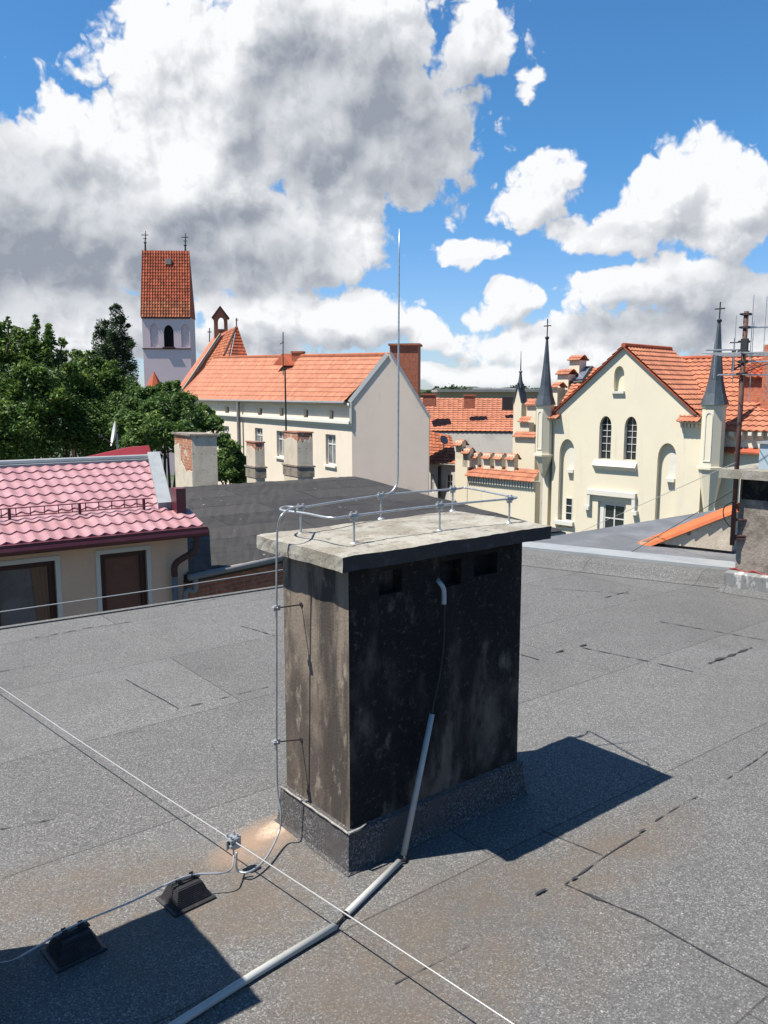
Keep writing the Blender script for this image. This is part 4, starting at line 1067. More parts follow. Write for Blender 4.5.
for (x, yb, yt) in ((145.5,251,231),(185.5,254,233)):
    a = at(x, yb, TY+3.5); t = at(x, yt, TY+3.5); c = MB(); h = t.z-a.z
    c.tube([a-Vector((0,0,.6)), a+Vector((0,0,h*.35)), t], [.2,.12,.05], 6)
    c.lathe(a+Vector((0,0,h*.42)), [(0,-.3),(.28,0),(0,.3)], 8)
    c.tube([a+Vector((-.55,0,h*.8)), a+Vector((.55,0,h*.8))], .07, 5); c.tube([a+Vector((-.3,0,h*.62)), a+Vector((.3,0,h*.62))], .06, 5)
    c.build('cross', M['iron'], ch)
# nave: gable wall with raking edge, roof planes and apse cone
NY = 108
gz = lambda x,y,Y=NY: at(x,y,Y)
m_ = MB(); tiles(m_, gz(176,400,104), gz(222,400,98), gz(236.5,326.5,106), gz(219,335,112), col=.4, row=.5, amp=.07, step=.06, samp=3); m_.build('nave_roof', M['tile_warm'], ch)
m_ = MB(); tiles(m_, gz(222,400,98), gz(262,400,101), gz(237,326,106), gz(236.6,326,106), col=.4, row=.5, amp=.07, step=.06, samp=3); m_.face([gz(262,400,101), gz(262,400,112), gz(237,326,106)]); m_.build('apse_roof', M['tile_red'], ch)
m_ = MB(); m_.tube([gz(236.5,326,106), gz(236.5,318,106)], .08, 5); m_.tube([gz(235,320,106), gz(238.5,320,106)], .05, 5); m_.tube([gz(236.5,327,106)+Vector((0,-.1,0)), gz(222,360,101.5)], .14, 6); m_.build('apse_finial', M['rust'], ch)
m_ = MB(); m_.prism([gz(181,395,101), gz(221,336,101), gz(226,333,101), gz(207,362,101), gz(191,395,101)], Vector((-.4,.8,0))); m_.build('parapet_wall', M['brick'], ch); m_ = MB(); m_.prism([gz(172,402,106), gz(180,388,106.5), gz(214,339,113), gz(220,331,114), gz(222,337,113), gz(184,392,106)], Vector((-.6,1.2,0)))
m_.build('raking_gable', M['brick'], ch)
m_ = MB(); m_.tube([gz(178,397,100.9), gz(220.5,334,100.9)], .16, 5); m_.build('gable_coping', M['greyrend'], ch)
m_ = MB(); frB = Fr(gz(214,330,113)[:2], (1,.15)); z0b = gz(218,345,113).z; z1b = gz(220,312,113).z; wB = (227-214)*113/F
hB = arch(wB*.28, wB*.75, gz(220,329,113).z, gz(220,317,113).z)
m_.facade(frB, [(0,z0b),(wB,z0b),(wB,gz(220,316,113).z),(wB/2,gz(220,307,113).z),(0,gz(220,316,113).z)], [hB], 1.0)
m_.facade(frB, [(0,z0b),(wB,z0b),(wB,gz(220,316,113).z),(wB/2,gz(220,307,113).z),(0,gz(220,316,113).z)], [hB], .01, v=1.0)
m_.face([frB.p(wB,z0b,0), frB.p(wB,z0b,1), frB.p(wB,gz(220,316,113).z,1), frB.p(wB,gz(220,316,113).z,0)])
m_.build('belfry', M['brick'], ch)
m_ = MB(); zz1 = gz(220,316,113).z; zz2 = gz(220,307,113).z
m_.prism([frB.p(-.3,zz1-.2,-.1), frB.p(wB/2,zz2+.2,-.1), frB.p(wB/2,zz2-.1,-.1), frB.p(-.1,zz1-.45,-.1)], frB.p(0,0,1.2)-frB.p(0,0,0)); m_.prism([frB.p(wB+.3,zz1-.2,-.1), frB.p(wB/2+.005,zz2+.2,-.1), frB.p(wB/2+.005,zz2-.1,-.1), frB.p(wB+.1,zz1-.45,-.1)], frB.p(0,0,1.2)-frB.p(0,0,0)); m_.build('belfry_roof', M['rust'], ch)
m_ = MB(); m_.tube([gz(209.5,342,112), gz(209.5,328,112)], .07, 5); m_.tube([gz(207.5,332,112), gz(211.5,332,112)], .07, 5); m_.build('cross', M['iron'], ch)
m_ = MB(); m_.lathe(gz(155,400,100), [(1.9,0),(0,gz(155,371,100).z-gz(155,400,100).z)], 8); m_.build('turret_roof', M['tile_red'], ch)

# ================================================================== IVORY GOTHIC BUILDING
fO = at(728,440,36); frI = Fr(fO[:2], -vpdir(-400))
iv = thing('gothic_town_house', 'ivory gabled gothic style house with pointed windows and orange tile roof at the right', 'building', (fO.x,fO.y,GZ))
px = frI.px
uLf = px(553,440)[0]; uRf = px(703,440)[0]
uA, zA = px(624.5,347); zFl = px(553,414)[1]; zFr = px(697,415)[1]
def ur(x0, x1, ym): return px(x0, ym)[0], px(x1, ym)[0]
def zr_(xm, y): return px(xm, y)[1]
H_ = []
a, b = ur(599,611,440); H_.append(('w', a, b, zr_(605,459), zr_(605,416)))
a, b = ur(624,636.5,440); H_.append(('w', a, b, zr_(630,460), zr_(630,416.5)))
a, b = ur(614,624,380); H_.append(('n', a, b, zr_(619,391), zr_(619,366)))
a, b = ur(559,574,470); H_.append(('t', a, b, zr_(566,528), zr_(566,439)))
a, b = ur(657,676,470); H_.append(('t', a, b, zr_(666,530), zr_(666,443)))
a, b = ur(597.5,625.5,515); H_.append(('r', a, b, zr_(611,542), zr_(611,502)))
holes = [rect(*h[1:]) if h[0] == 'r' else arch(*h[1:]) for h in H_]
outer = [(uLf,GZ),(uRf,GZ),(uRf,zFr-.25),(px(697,415)[0],zFr),(uA,zA),(uLf,zFl)]
m_ = MB(); m_.facade(frI, outer, holes, .22)
for h, p in zip(H_, holes):
    if h[0] in 'nt': back(m_, frI, p, .22)
m_.face([frI.p(uRf,GZ,0), frI.p(uRf,GZ,8), frI.p(uRf,zFr-.25,8), frI.p(uRf,zFr-.25,0)]); m_.face([frI.p(uLf,GZ,8), frI.p(uLf,GZ,0), frI.p(uLf,zFl,0), frI.p(uLf,zFl,8)])
m_.build('front_wall', M['ivory'], iv)
for h, p in zip(H_, holes):
    k, u0, u1, z0, z1 = h
    if k == 'w':
        fm = MB(); zz = z0
        for t in (.18,.36,.52,.66,.8): fm.fbox(frI, u0+.02, u1-.02, z0+(z1-z0)*t-.012, z0+(z1-z0)*t+.012, .17, .205)
        fm.fbox(frI, (u0+u1)/2-.012, (u0+u1)/2+.012, z0, z1-.1, .168, .206); fm.fbox(frI, u0, u0+.04, z0, z1-.5, .165, .207); fm.fbox(frI, u1-.05, u1, z0, z1-.5, .165, .207)
        w = fm.build('pointed_window', M['white'], iv); g_ = MB(); back(g_, frI, p, .21); g_.build('pane', M['glass'], w)
    if k == 'n':
        fm = MB(); fm.fbox(frI, u0-.06, u1+.06, z0-.12, z0-.003, -.12, .18)
        fm.build('niche_sill', M['ivory_trim'], iv)
    if k == 't':
        fm = MB(); up0 = zr_((566 if u0 < uA else 666), 469 if u0 < uA else 478)
        uu0, uu1 = u0+(u1-u0)*.45, u1-.08
        fm.fbox(frI, uu0, uu1, up0-.18, up0, .02, .217)
        back(fm, frI, arch(uu0+.03, uu1-.03, up0+.05, z1-.35), .214)
        fm.build('blind_tracery', M['ivory_trim'], iv)
        # little window low in the niche
        zz1 = zr_(567,498) if u0 < uA else zr_(666,519); zz0 = zz1-1.2
        window(iv, frI, u0+(u1-u0)*.42, u1-.1, zz0, zz1, .18, M['white'], M['glass'], 0, (.33,.66), .04)
        fm = MB(); fm.fbox(frI, u0-.15, u1+.1, zz0-.22, zz0-.01, -.16, .1); fm.build('sill', M['ivory_trim'], iv)
    if k == 'r':
        window(iv, frI, u0+.28, u1-.1, z0, z1-.12, .2, M['white'], M['glass'], 1, (.62,), .07)
        fm = MB(); fm.facade(frI, rect(u0,u1,z0,z1), [rect(u0+.28,u1-.1,z0+.01,z1-.12)], .03, v=.12); fm.build('window_reveal', M['ivory_trim'], iv)
        fm = MB(); za_, zb_ = zr_(611,491), zr_(611,496)
        x0_, x1_ = px(588,500)[0], px(636.5,500)[0]
        fm.fbox(frI, x0_, x1_, zb_, za_, -.17, -.002); 
        for e_ in (x0_, x1_-.18): fm.fbox(frI, e_, e_+.18, zr_(611,509), zb_-.002, -.15, -.002)
        fm.fbox(frI, x0_-.12, x0_+.16, zr_(611,512), zr_(611,508), -.2, -.01); fm.fbox(frI, x1_-.16, x1_+.12, zr_(611,512), zr_(611,508), -.2, -.01)
        fm.build('hood_mould', M['ivory_trim'], iv)
fm = MB(); a, b = ur(594,637,463); fm.prism([frI.p(a,zr_(611,470),-.02), frI.p(a,zr_(611,466),-.2), frI.p(a,zr_(611,460.5),-.003), frI.p(a,zr_(611,460),.1), frI.p(a,zr_(611,470),.1)], frI.p(b-a,0,0)-frI.p(0,0,0)); fm.build('window_sill', M['ivory_trim'], iv)
# raking coping of the gable
def rake(u0,z0,u1,z1,root,m,th=.10,v0=-.16,v1=.35,name='verge_tiles'):
    d = Vector((u1-u0,z1-z0)).normalized(); n = Vector((-d.y,d.x)); n = n if n.y > 0 else -n
    mb = MB(); L = Vector((u1-u0,z1-z0)).length; k_ = max(2,int(L/.36))
    for j in range(k_):
        a0, a1 = L*j/k_, L*(j+1)/k_+.02
        mb.prism([frI.p(u0+d.x*a0,z0+d.y*a0,v0), frI.p(u0+d.x*a1,z0+d.y*a1,v0), frI.p(u0+d.x*a1+n.x*th*.8,z0+d.y*a1+n.y*th*.8,v0), frI.p(u0+d.x*a0+n.x*th,z0+d.y*a0+n.y*th,v0)], frI.p(0,0,v1-v0)-frI.p(0,0,0))
    mb.build(name, m, root)
rake(uLf,zFl+.02,uA,zA+.0,iv,M['tile_red'],.03,-.16,-.06); rake(px(697,415)[0],zFr+.02,uA,zA+.0,iv,M['tile_red'],.03,-.16,-.06)
# gable roof planes
RB = 4.6
m_ = MB(); tiles(m_, frI.p(px(697,415)[0]+.1,zFr-.02,-.12), frI.p(px(697,415)[0]+.1,zFr-.02,RB), frI.p(uA,zA+.03,RB), frI.p(uA,zA+.03,-.12), col=.30, row=.36, amp=.06, step=.05, samp=4)
m_.build('gable_roof', M['tile'], iv)
m_ = MB(); tiles(m_, frI.p(uLf-.1,zFl-.02,RB), frI.p(uLf-.1,zFl-.02,-.12), frI.p(uA,zA+.03,-.12), frI.p(uA,zA+.03,RB), col=.30, row=.36, amp=.05, step=.05, samp=4); m_.build('gable_roof', M['tile'], iv)
m_ = MB(); m_.tube([frI.p(uA,zA+.08,-.12), frI.p(uA,zA+.08,RB)], .12, 8); m_.build('ridge_tiles', M['tile_red'], iv)
# main roof behind: ridge parallel to the front
zM = frI.px(730,358,5.0)[1]; uFar = px(552,400)[0]-.1; uNear = px(800,400)[0]
zME = zFl-.15
m_ = MB(); uS = uA
tiles(m_, frI.p(uFar,zME,.35), frI.p(uA,zME,.35), frI.p(uA,zM-.3,5.0), frI.p(frI.px(574,366,4.2)[0],zM-.3,5.0), col=.30, row=.36, amp=.06, step=.05, samp=4); m_.build('main_roof', M['tile'], iv)
m_ = MB(); zWE = px(745,432)[1]; 
tiles(m_, frI.p(uA,zWE,.4), frI.p(uNear,zWE,.4), frI.p(uNear,zM,5.0), frI.p(uA,zM,5.0), col=.30, row=.36, amp=.07, step=.06, samp=4); m_.build('main_roof', M['tile'], iv)
m_ = MB(); m_.face([frI.p(uFar,zM-.3,5), frI.p(uNear,zM,5), frI.p(uNear,zWE,10), frI.p(uFar,zWE,10)]); m_.build('roof_back', M['tile_red'], iv)
m_ = MB(); m_.tube([frI.p(uA,zM+.05,5), frI.p(uNear,zM+.05,5)], .12, 8); m_.tube([frI.p(uA-2.0,zM-.25,5), frI.p(uA,zM-.25,5)], .12, 8); m_.build('ridge_tiles', M['tile_red'], iv)
# right wing wall with corbels under the eaves
m_ = MB(); m_.facade(frI, rect(uRf+.02, uNear, GZ, zWE+.05), [], .1, v=.62); m_.build('wing_wall', M['ivory'], iv)
m_ = MB()
for k in range(int((uNear-uRf)/.42)):
    c = uRf+.2+.42*k
    m_.prism([frI.p(c,zWE-.02,.616), frI.p(c,zWE-.02,.25), frI.p(c,zWE-.16,.25), frI.p(c,zWE-.42,.616)], frI.p(.16,0,0)-frI.p(0,0,0))
m_.build('eaves_corbels', M['ivory_trim'], iv)
m_ = MB(); zb2 = px(745,452)[1]; m_.prism([frI.p(uRf+.1,zb2-.10,.3), frI.p(uRf+.1,zb2-.03,.3), frI.p(uRf+.1,zb2+.16,.616), frI.p(uRf+.1,zb2-.10,.616)], frI.p(uNear-uRf-.1,0,0)-frI.p(0,0,0)); m_.build('tile_string_course', M['tile_red'], iv)
# brick dormer / stack on right roof
u0_, u1_ = frI.px(739,380,2.0)[0], frI.px(775,380,2.0)[0]
m_ = MB(); zt3 = frI.px(750,366,2.0)[1]; m_.fbox(frI, u0_, u1_, zWE+.4, zt3-.5, 2.0, 4.6); m_.build('brick_dormer', M['brick'], iv)
m_ = MB(); tiles(m_, frI.p(u0_-.2,zt3-.55,1.8), frI.p(u1_+.2,zt3-.55,1.8), frI.p(u1_+.2,zt3+.35,4.4), frI.p(u0_-.2,zt3+.35,4.4), amp=.06, step=.05); m_.build('dormer_roof', M['tile_red'], iv)
m_ = MB(); u2_ = frI.px(764,380,1.8)[0]; m_.fbox(frI, u2_, u2_+.9, zWE+.6, zt3+.9, 1.6, 1.95); m_.build('brick_pier', M['brick'], iv)
# shoulder caps at the feet of the gable
for (x0,x1,y) in ((546,561,419),(680,702,422)):
    a, b = ur(x0,x1,y); z0 = zr_((x0+x1)/2,y)
    m_ = MB(); m_.fbox(frI, a+.04, b-.04, z0-.07, z0+.0, -.16, -.003); m_.build('shoulder', M['ivory'], iv)
    m_ = MB()
    for q_ in range(5): m_.fbox(frI, a+.08+(b-a-.16)*q_/5, a+.08+(b-a-.16)*(q_+.55)/5, z0-.26, z0-.072, -.13, -.003)
    m_.build('dentils', M['ivory'], iv)
    m_ = MB(); tiles(m_, frI.p(a,z0,-.35), frI.p(b,z0,-.35), frI.p(b,z0+.42,.25), frI.p(a,z0+.42,.25), col=.2, row=.34, amp=.05, step=.04, samp=4); m_.build('shoulder_tiles', M['tile'], iv)
# skylight
sk = MB(); A_, B_, C_, D_ = at(570,383,43.2), at(583,383,42.8), at(592,368,45), at(580,368.5,45.2)
def on_roof(x, y, lift=0.07):
    # intersect with the left main roof plane
    P0 = frI.p(uFar,zME,.35); n = (frI.p(uA,zME,.35)-P0).cross(frI.p(uA,zM-.3,5.0)-P0).normalized()
    n = n if n.z > 0 else -n; P0 = P0+n*lift
    r = ray(x, y); t = (P0-CAM).dot(n)/r.dot(n); return CAM+r*t
q = [on_roof(*p) for p in ((568.5,383),(583,382),(592.5,367.5),(579,368.5))]
ce = sum(q, Vector())/4
sk.face(q); 
sko = MB()
for k in range(4):
    a, b = q[k], q[(k+1)%4]; sko.tube([a,b], .10, 4)
w = sko.build('skylight', M['iron'], iv); MB().face([p.lerp(ce,.22)+Vector((0,0,.08)) for p in q]).build('pane', M['glass_blue'], w)
# stepped end gable: little capped piers
for (x0,x1,y0,y1,v) in ((568,583,357,372,4.2),(556,572,371,388,3.2),(551,561,384,404,2.2)):
    a, b = frI.px(x0,y1,v)[0], frI.px(x1,y1,v)[0]; z0, z1 = frI.px(x0,y1,v)[1], frI.px(x0,y0,v)[1]
    m_ = MB(); m_.fbox(frI, a+.08, b-.25, z0-.1, z1-.2, v, v+.7); p_ = m_.build('stepped_pier', M['ivory'], iv)
    m_ = MB(); tiles(m_, frI.p(a,z1-.22,v-.12), frI.p(b-.15,z1-.22,v-.12), frI.p(b-.15,z1+.08,v+.35), frI.p(a,z1+.08,v+.35), col=.2, row=.3, amp=.04, step=.03); tiles(m_, frI.p(a,z1-.22,v+.82), frI.p(b-.15,z1-.22,v+.82), frI.p(b-.15,z1+.08,v+.35), frI.p(a,z1+.08,v+.35), col=.2, row=.3, amp=.04, step=.03); m_.build('cap_tiles', M['tile'], p_)
m_ = MB(); m_.fbox(frI, uFar-.4, uFar-.05, GZ, zME, .1, 9); m_.prism([frI.p(uFar-.35,zME,.4), frI.p(uFar-.35,zME,9.4), frI.p(uFar-.35,zM-.3,5)], frI.p(.25,0,0)-frI.p(0,0,0)); m_.build('end_gable', M['ivory'], iv)

def cross(mb, p, h, w, t=.02):
    d = Vector((frI.U.x,frI.U.y,0))
    mb.tube([p, p+Vector((0,0,h))], t, 6); mb.tube([p-d*w+Vector((0,0,h*.62)), p+d*w+Vector((0,0,h*.62))], t, 6)
def turret(x0, x1, yb, ysh, yc, yap, ycr, v, name_, n=8, niche=True, withcross=True):
    """shaft from spire base yb down to ledge ysh, corbel to yc, spire apex yap, finial top ycr"""
    xm = (x0+x1)/2
    u, _ = frI.px(xm, yb, v); c = frI.p(u, 0, v); k = Vector((c.x,c.y)).length/F; Y = c.y
    r = (x1-x0)/2*Y/F*.96
    zz = lambda y: at(xm, y, Y).z
    C0 = Vector((c.x, c.y, 0)); ph = frI.rot()+math.pi/8
    m_ = MB(); m_.lathe(C0, [(r*.03,zz(yc)),(r*.35,zz(yc)+.25),(r*.98,zz(ysh)-.05),(r*1.12,zz(ysh)-.04),(r*1.12,zz(ysh)+.07),(r*.92,zz(ysh)+.08),(r*.92,zz(yb)-.15),(r*1.0,zz(yb)-.12),(r*1.0,zz(yb))], n, 0, ph)
    t = m_.build(name_, M['ivory'], iv)
    m_ = MB(); hs = zz(yap)-zz(yb)
    m_.lathe(C0, [(r*.3,zz(yb)+.01),(r*1.13,zz(yb)+.012),(r*.82,zz(yb)+hs*.14),(r*.58,zz(yb)+hs*.3),(r*.34,zz(yb)+hs*.62),(r*.12,zz(yap))], n, 0, ph)
    m_.build('spire', M['copper'], t)
    m_ = MB(); m_.lathe(C0+Vector((0,0,zz(yap))), [(0,-.05),(.10,.0),(.12,.08),(.05,.14),(0,.16)], 8)
    p = C0+Vector((0,0,zz(yap)+.1)); hc = zz(ycr)-zz(yap)-.1
    if withcross: cross(m_, p, hc, .22, .03)
    else: m_.tube([p, p+Vector((0,0,hc))], [.03,.012], 6)
    m_.build('finial', M['iron'], t)
    if niche:
        fr2 = Fr(C0[:2], frI.U); fr2.N = frI.N.copy()
        hw_ = r*.24; za1, zb1 = zz(yb)-.35, zz(ysh)+.35
        m_ = MB(); P = arch(-hw_, hw_, zb1, za1); P2 = arch(-hw_*1.35, hw_*1.35, zb1-.05, za1+.1)
        m_.facade(fr2, P2, [P], .05, v=-r*.90); m_.build('niche_frame', M['ivory_trim'], t)
turret(702, 727, 405, 468, 520, 322, 302, -.15, 'corner_turret')
turret(535.5, 555, 405, 455, 478, 339, 319, -.10, 'corner_turret')
turret(723, 736, 425, 470, 500, 352, 338, 4.0, 'rear_turret', niche=False)
# slim pinnacle with gablets
u, _ = frI.px(519.5,420,2.5); c = frI.p(u,0,2.5); Y = c.y; zz = lambda y: at(519.5,y,Y).z
wP = 11.5*Y/F/1.2; rzI = frI.rot()
pc = MB(); pc.cbox((c.x,c.y,(GZ+zz(400))/2), wP, wP*.8, zz(400)-GZ, rzI)
fp2 = Fr(c[:2], frI.U); fp2.N = frI.N.copy()
pc.prism([fp2.p(-wP/2,zz(400),-wP*.4), fp2.p(wP/2,zz(400),-wP*.4), fp2.p(0,zz(385),-wP*.4)], fp2.p(0,0,wP*.8)-fp2.p(0,0,0))
pt_ = pc.build('slim_pinnacle', M['ivory'], iv)
m_ = MB()
for s_ in (-1,1):
    m_.prism([fp2.p(s_*wP*.62,zz(403),-wP*.5), fp2.p(0,zz(383),-wP*.5), fp2.p(0,zz(386),-wP*.5), fp2.p(s_*wP*.5,zz(403),-wP*.5)], fp2.p(0,0,wP)-fp2.p(0,0,0))
m_.lathe((c.x,c.y,0), [(wP*.42,zz(388)),(wP*.2,zz(380)),(.05,zz(371))], 4, 0, rzI+math.pi/4)
m_.lathe((c.x,c.y,zz(372)), [(0,-.1),(.13,0),(0,.12)], 8); m_.tube([(c.x,c.y,zz(372)),(c.x,c.y,zz(351))],[.04,.012],6)
m_.build('pinnacle_roof', M['copper'], pt_)
# little stepped parapet between pinnacle and turret
for (x0,x1,y0,v) in ((526,537,405,2.2),(519,530,422,1.7),(514,536,437,1.2)):
    a, b = frI.px(x0,y0,v)[0], frI.px(x1,y0,v)[0]; z1 = frI.px(x0,y0,v)[1]
    m_ = MB(); m_.fbox(frI, a+.05, b-.05, z1-2.4, z1-.02, v, v+.45); p_ = m_.build('stepped_pier', M['ivory'], iv)
    m_ = MB(); tiles(m_, frI.p(a,z1,v-.14), frI.p(b,z1,v-.14), frI.p(b,z1+.3,v+.3), frI.p(a,z1+.3,v+.3), col=.18, row=.25, amp=.04, step=.03); m_.build('cap_tiles', M['tile'], p_)
# low wall with coping and crenel caps at the left
a, b = ur(467,535,480); zc1 = px(500,479)[1]; zc2 = px(500,468)[1]
lw = thing('capped_garden_wall', 'ivory wall joined to the gothic house, topped by a row of small orange tile caps', 'wall', frI.p(a,GZ,0))
a2 = px(455,460)[0]
m_ = MB(); m_.fbox(frI, a, b, GZ, zc1-.03, .05, .5); m_.fbox(frI, a2, a-.003, GZ, px(461,451)[1], .02, .55); m_.build('wall', M['ivory'], lw)
m_ = MB(); tiles(m_, frI.p(a,zc1,-.18), frI.p(b,zc1,-.18), frI.p(b,zc2,.5), frI.p(a,zc2,.5), col=.19, row=.3, amp=.05, step=.035, samp=4); m_.build('tile_coping', M['tile'], lw)
m_ = MB()
for k in range(26):
    t = a+(b-a)*(k+.5)/26; m_.fbox(frI, t-.045, t+.045, zc1-.34, zc1-.03, -.06, .047)
m_.build('dentil_course', M['ivory_trim'], lw)
for (xc, yt, dv_) in ((458.5,440,0),(466,448,0),(474,452.5,.25),(486.5,453,.25),(498,453.5,.25),(510.5,454,.25)):
    u, zt4 = frI.px(xc,yt,dv_); w4 = .30
    m_ = MB(); m_.fbox(frI, u-w4+.04, u+w4-.04, zt4-1.1, zt4-.05, dv_+.02, dv_+.36); o1 = m_.build('cap_block', M['ivory'], lw)
    m_ = MB(); tiles(m_, frI.p(u-w4,zt4-.34,dv_-.14), frI.p(u+w4,zt4-.34,dv_-.14), frI.p(u+w4,zt4,dv_+.24), frI.p(u-w4,zt4,dv_+.24), col=.2, row=.25, amp=.04, step=.03); tiles(m_, frI.p(u-w4,zt4-.34,dv_+.6), frI.p(u+w4,zt4-.34,dv_+.6), frI.p(u+w4,zt4,dv_+.24), frI.p(u-w4,zt4,dv_+.24), col=.2, row=.25, amp=.04, step=.03)
    m_.build('cap_tiles', M['tile'], o1)

# ================================================================== MID TOWN
mt = thing('long_roof_house', 'distant house with a long plain orange roof between cream gable and slim pinnacle', 'house', at(480,440,62))
a, b, c, d = at(420,431,61), at(545,432,57), at(545,399,66), at(418,398,64)
m_ = MB(); tiles(m_, a, b, c, d, col=.36, row=.42, amp=.05, step=.05, samp=3); m_.build('roof', M['tile'], mt)
m_ = MB(); m_.box(a+Vector((0,.03,-.08)), b-a, Vector((0,6,0)), (0,0,-9)); m_.build('wall', M['plaster_soft'], mt)
m_ = MB(); m_.face([d, c, c+Vector((0,5,-3)), d+Vector((0,5,-3))]); m_.build('roof_back', M['tile_warm'], mt)
stack(mt, 423, 436, 395, 406, 61, M['brick'], capm=M['brick']); stack(mt, 464, 475, 396, 408, 61, M['brick'], capm=M['brick']); stack(mt, 502, 513, 397, 410, 61, M['iron'])
lr = thing('lower_house', 'small house with steep orange roof and white window frames right of the cream gable', 'house', at(445,480,52))
a, b, c, d = at(428,464,53), at(458,464,51.0), at(452,436,56), at(428,431,56)
m_ = MB(); tiles(m_, a, b, c, d, col=.36, row=.42, amp=.05, step=.05, samp=3); m_.build('roof', M['tile_warm'], lr)
frM = Fr(at(428,466,53.3)[:2], (at(458,466,51.3)-at(428,466,53.3))[:2])
m_ = MB(); hw = []
for x0,x1 in ((430.5,434),(446,452.5)):
    hw.append((frM.px(x0,480)[0], frM.px(x1,480)[0], frM.px(x0,492)[1], frM.px(x0,474)[1]))
m_.facade(frM, rect(0, frM.px(459,470)[0], GZ, frM.px(440,464)[1]), [rect(*h) for h in hw], .15); m_.build('wall', M['plaster_soft'], lr)
for h in hw: window(lr, frM, *h, .14, M['white'], M['glass'], 1, (.6,), .06)
m_ = MB(); m_.tube([frM.p(frM.px(441,470)[0], frM.px(441,466)[1], -.15), frM.p(frM.px(441,470)[0], GZ, -.15)], .09, 6); m_.build('downpipe', M['iron'], lr)
sd_ = thing('satellite_dish', 'tiny dark satellite dish standing on the small orange roof beside the cream gable', 'satellite dish', at(444,446,53))
m_ = MB(); c = at(444,440,53); m_.tube([c+Vector((0,.3,-.8)), c], .04, 5); m_.build('stand', M['galv'], sd_)
m_ = MB(); dn = Vector((.5,-.7,.4)).normalized(); db = dn.cross(Vector((0,0,1))).normalized(); da = db.cross(dn)
m_.prism([c+(db*math.cos(k*math.pi/7)+da*math.sin(k*math.pi/7))*.30 for k in range(14)], dn*.05); m_.build('reflector', M['pipe'], sd_)
bb = thing('far_block', 'long low beige block just below the skyline beyond the long orange roof', 'building', at(478,398,110))
m_ = MB(); a = at(440,397,110); b = at(540,397,110); t_ = at(440,392,110); m_.box(Vector((a.x,110,GZ)), (b.x-a.x,0,0), (0,12,0), (0,0,t_.z-GZ)); m_.build('wall', mat('ochre_render', (.55,.42,.25), .9, [(.2,(.48,.36,.22),.4,.7,.6)]), bb)
m_ = MB(); m_.box(Vector((a.x-.4,109.6,t_.z)), (b.x-a.x+.8,0,0), (0,12.8,0), (0,0,.35)); m_.build('roof', M['greyrend'], bb)
# more distant houses on the skyline
for i, (x0, x1, yt, Y, mt_, lab) in enumerate(((495,516,389,210,'greyrend','flat grey roof on the skyline left of the slim pinnacle'),(476,492,388.5,230,'white','tiny pale house among the skyline trees'),(528,540,390,190,'greyrend','grey roof on the skyline between the pinnacle and the left spire'))):
    t = thing('far_house', lab, 'house', at((x0+x1)/2,392,Y)); a = at(x0,yt+1.5,Y); b = at(x1,yt+1.5,Y); h = at(x0,yt,Y).z
    MB().box(Vector((a.x,Y,GZ)), (b.x-a.x,0,0), (0,8,0), (0,0,a.z-GZ)).build('wall', M[mt_], t)
    m_ = MB(); m_.prism([Vector((a.x-.5,Y-.5,a.z)), Vector((a.x-.5,Y+8.5,a.z)), Vector((a.x-.5,Y+4,h+.3))], (b.x-a.x+1,0,0)); m_.build('roof', M['lead'], t)

# far hills with woodland
random.seed(5)
hl = MB(); 
def ridge_h(x): return 9+5*math.sin(x*.004+1)+2.5*math.sin(x*.013)+1.2*math.sin(x*.05)
xs = [-1500+6*i for i in range(500)]
rows = []
for j, (Y, f_) in enumerate(((420,0),(450,.75),(480,1),(560,.9),(900,.0))):
    rows.append([Vector((x, Y, GZ+(ridge_h(x)-1)*f_*1.15+(random.uniform(-1.2,1.2) if 0 < j < 4 else 0))) for x in xs])
for j in range(4):
    for i in range(len(xs)-1): hl.face([rows[j][i], rows[j][i+1], rows[j+1][i+1], rows[j+1][i]])
tag(hl.build('hills', mat('wooded_hill', (.035,.06,.03), .95, [(.15,(.06,.09,.035),.4,.65,.8)])), 'low wooded hills on the horizon', 'hills', kind='structure')

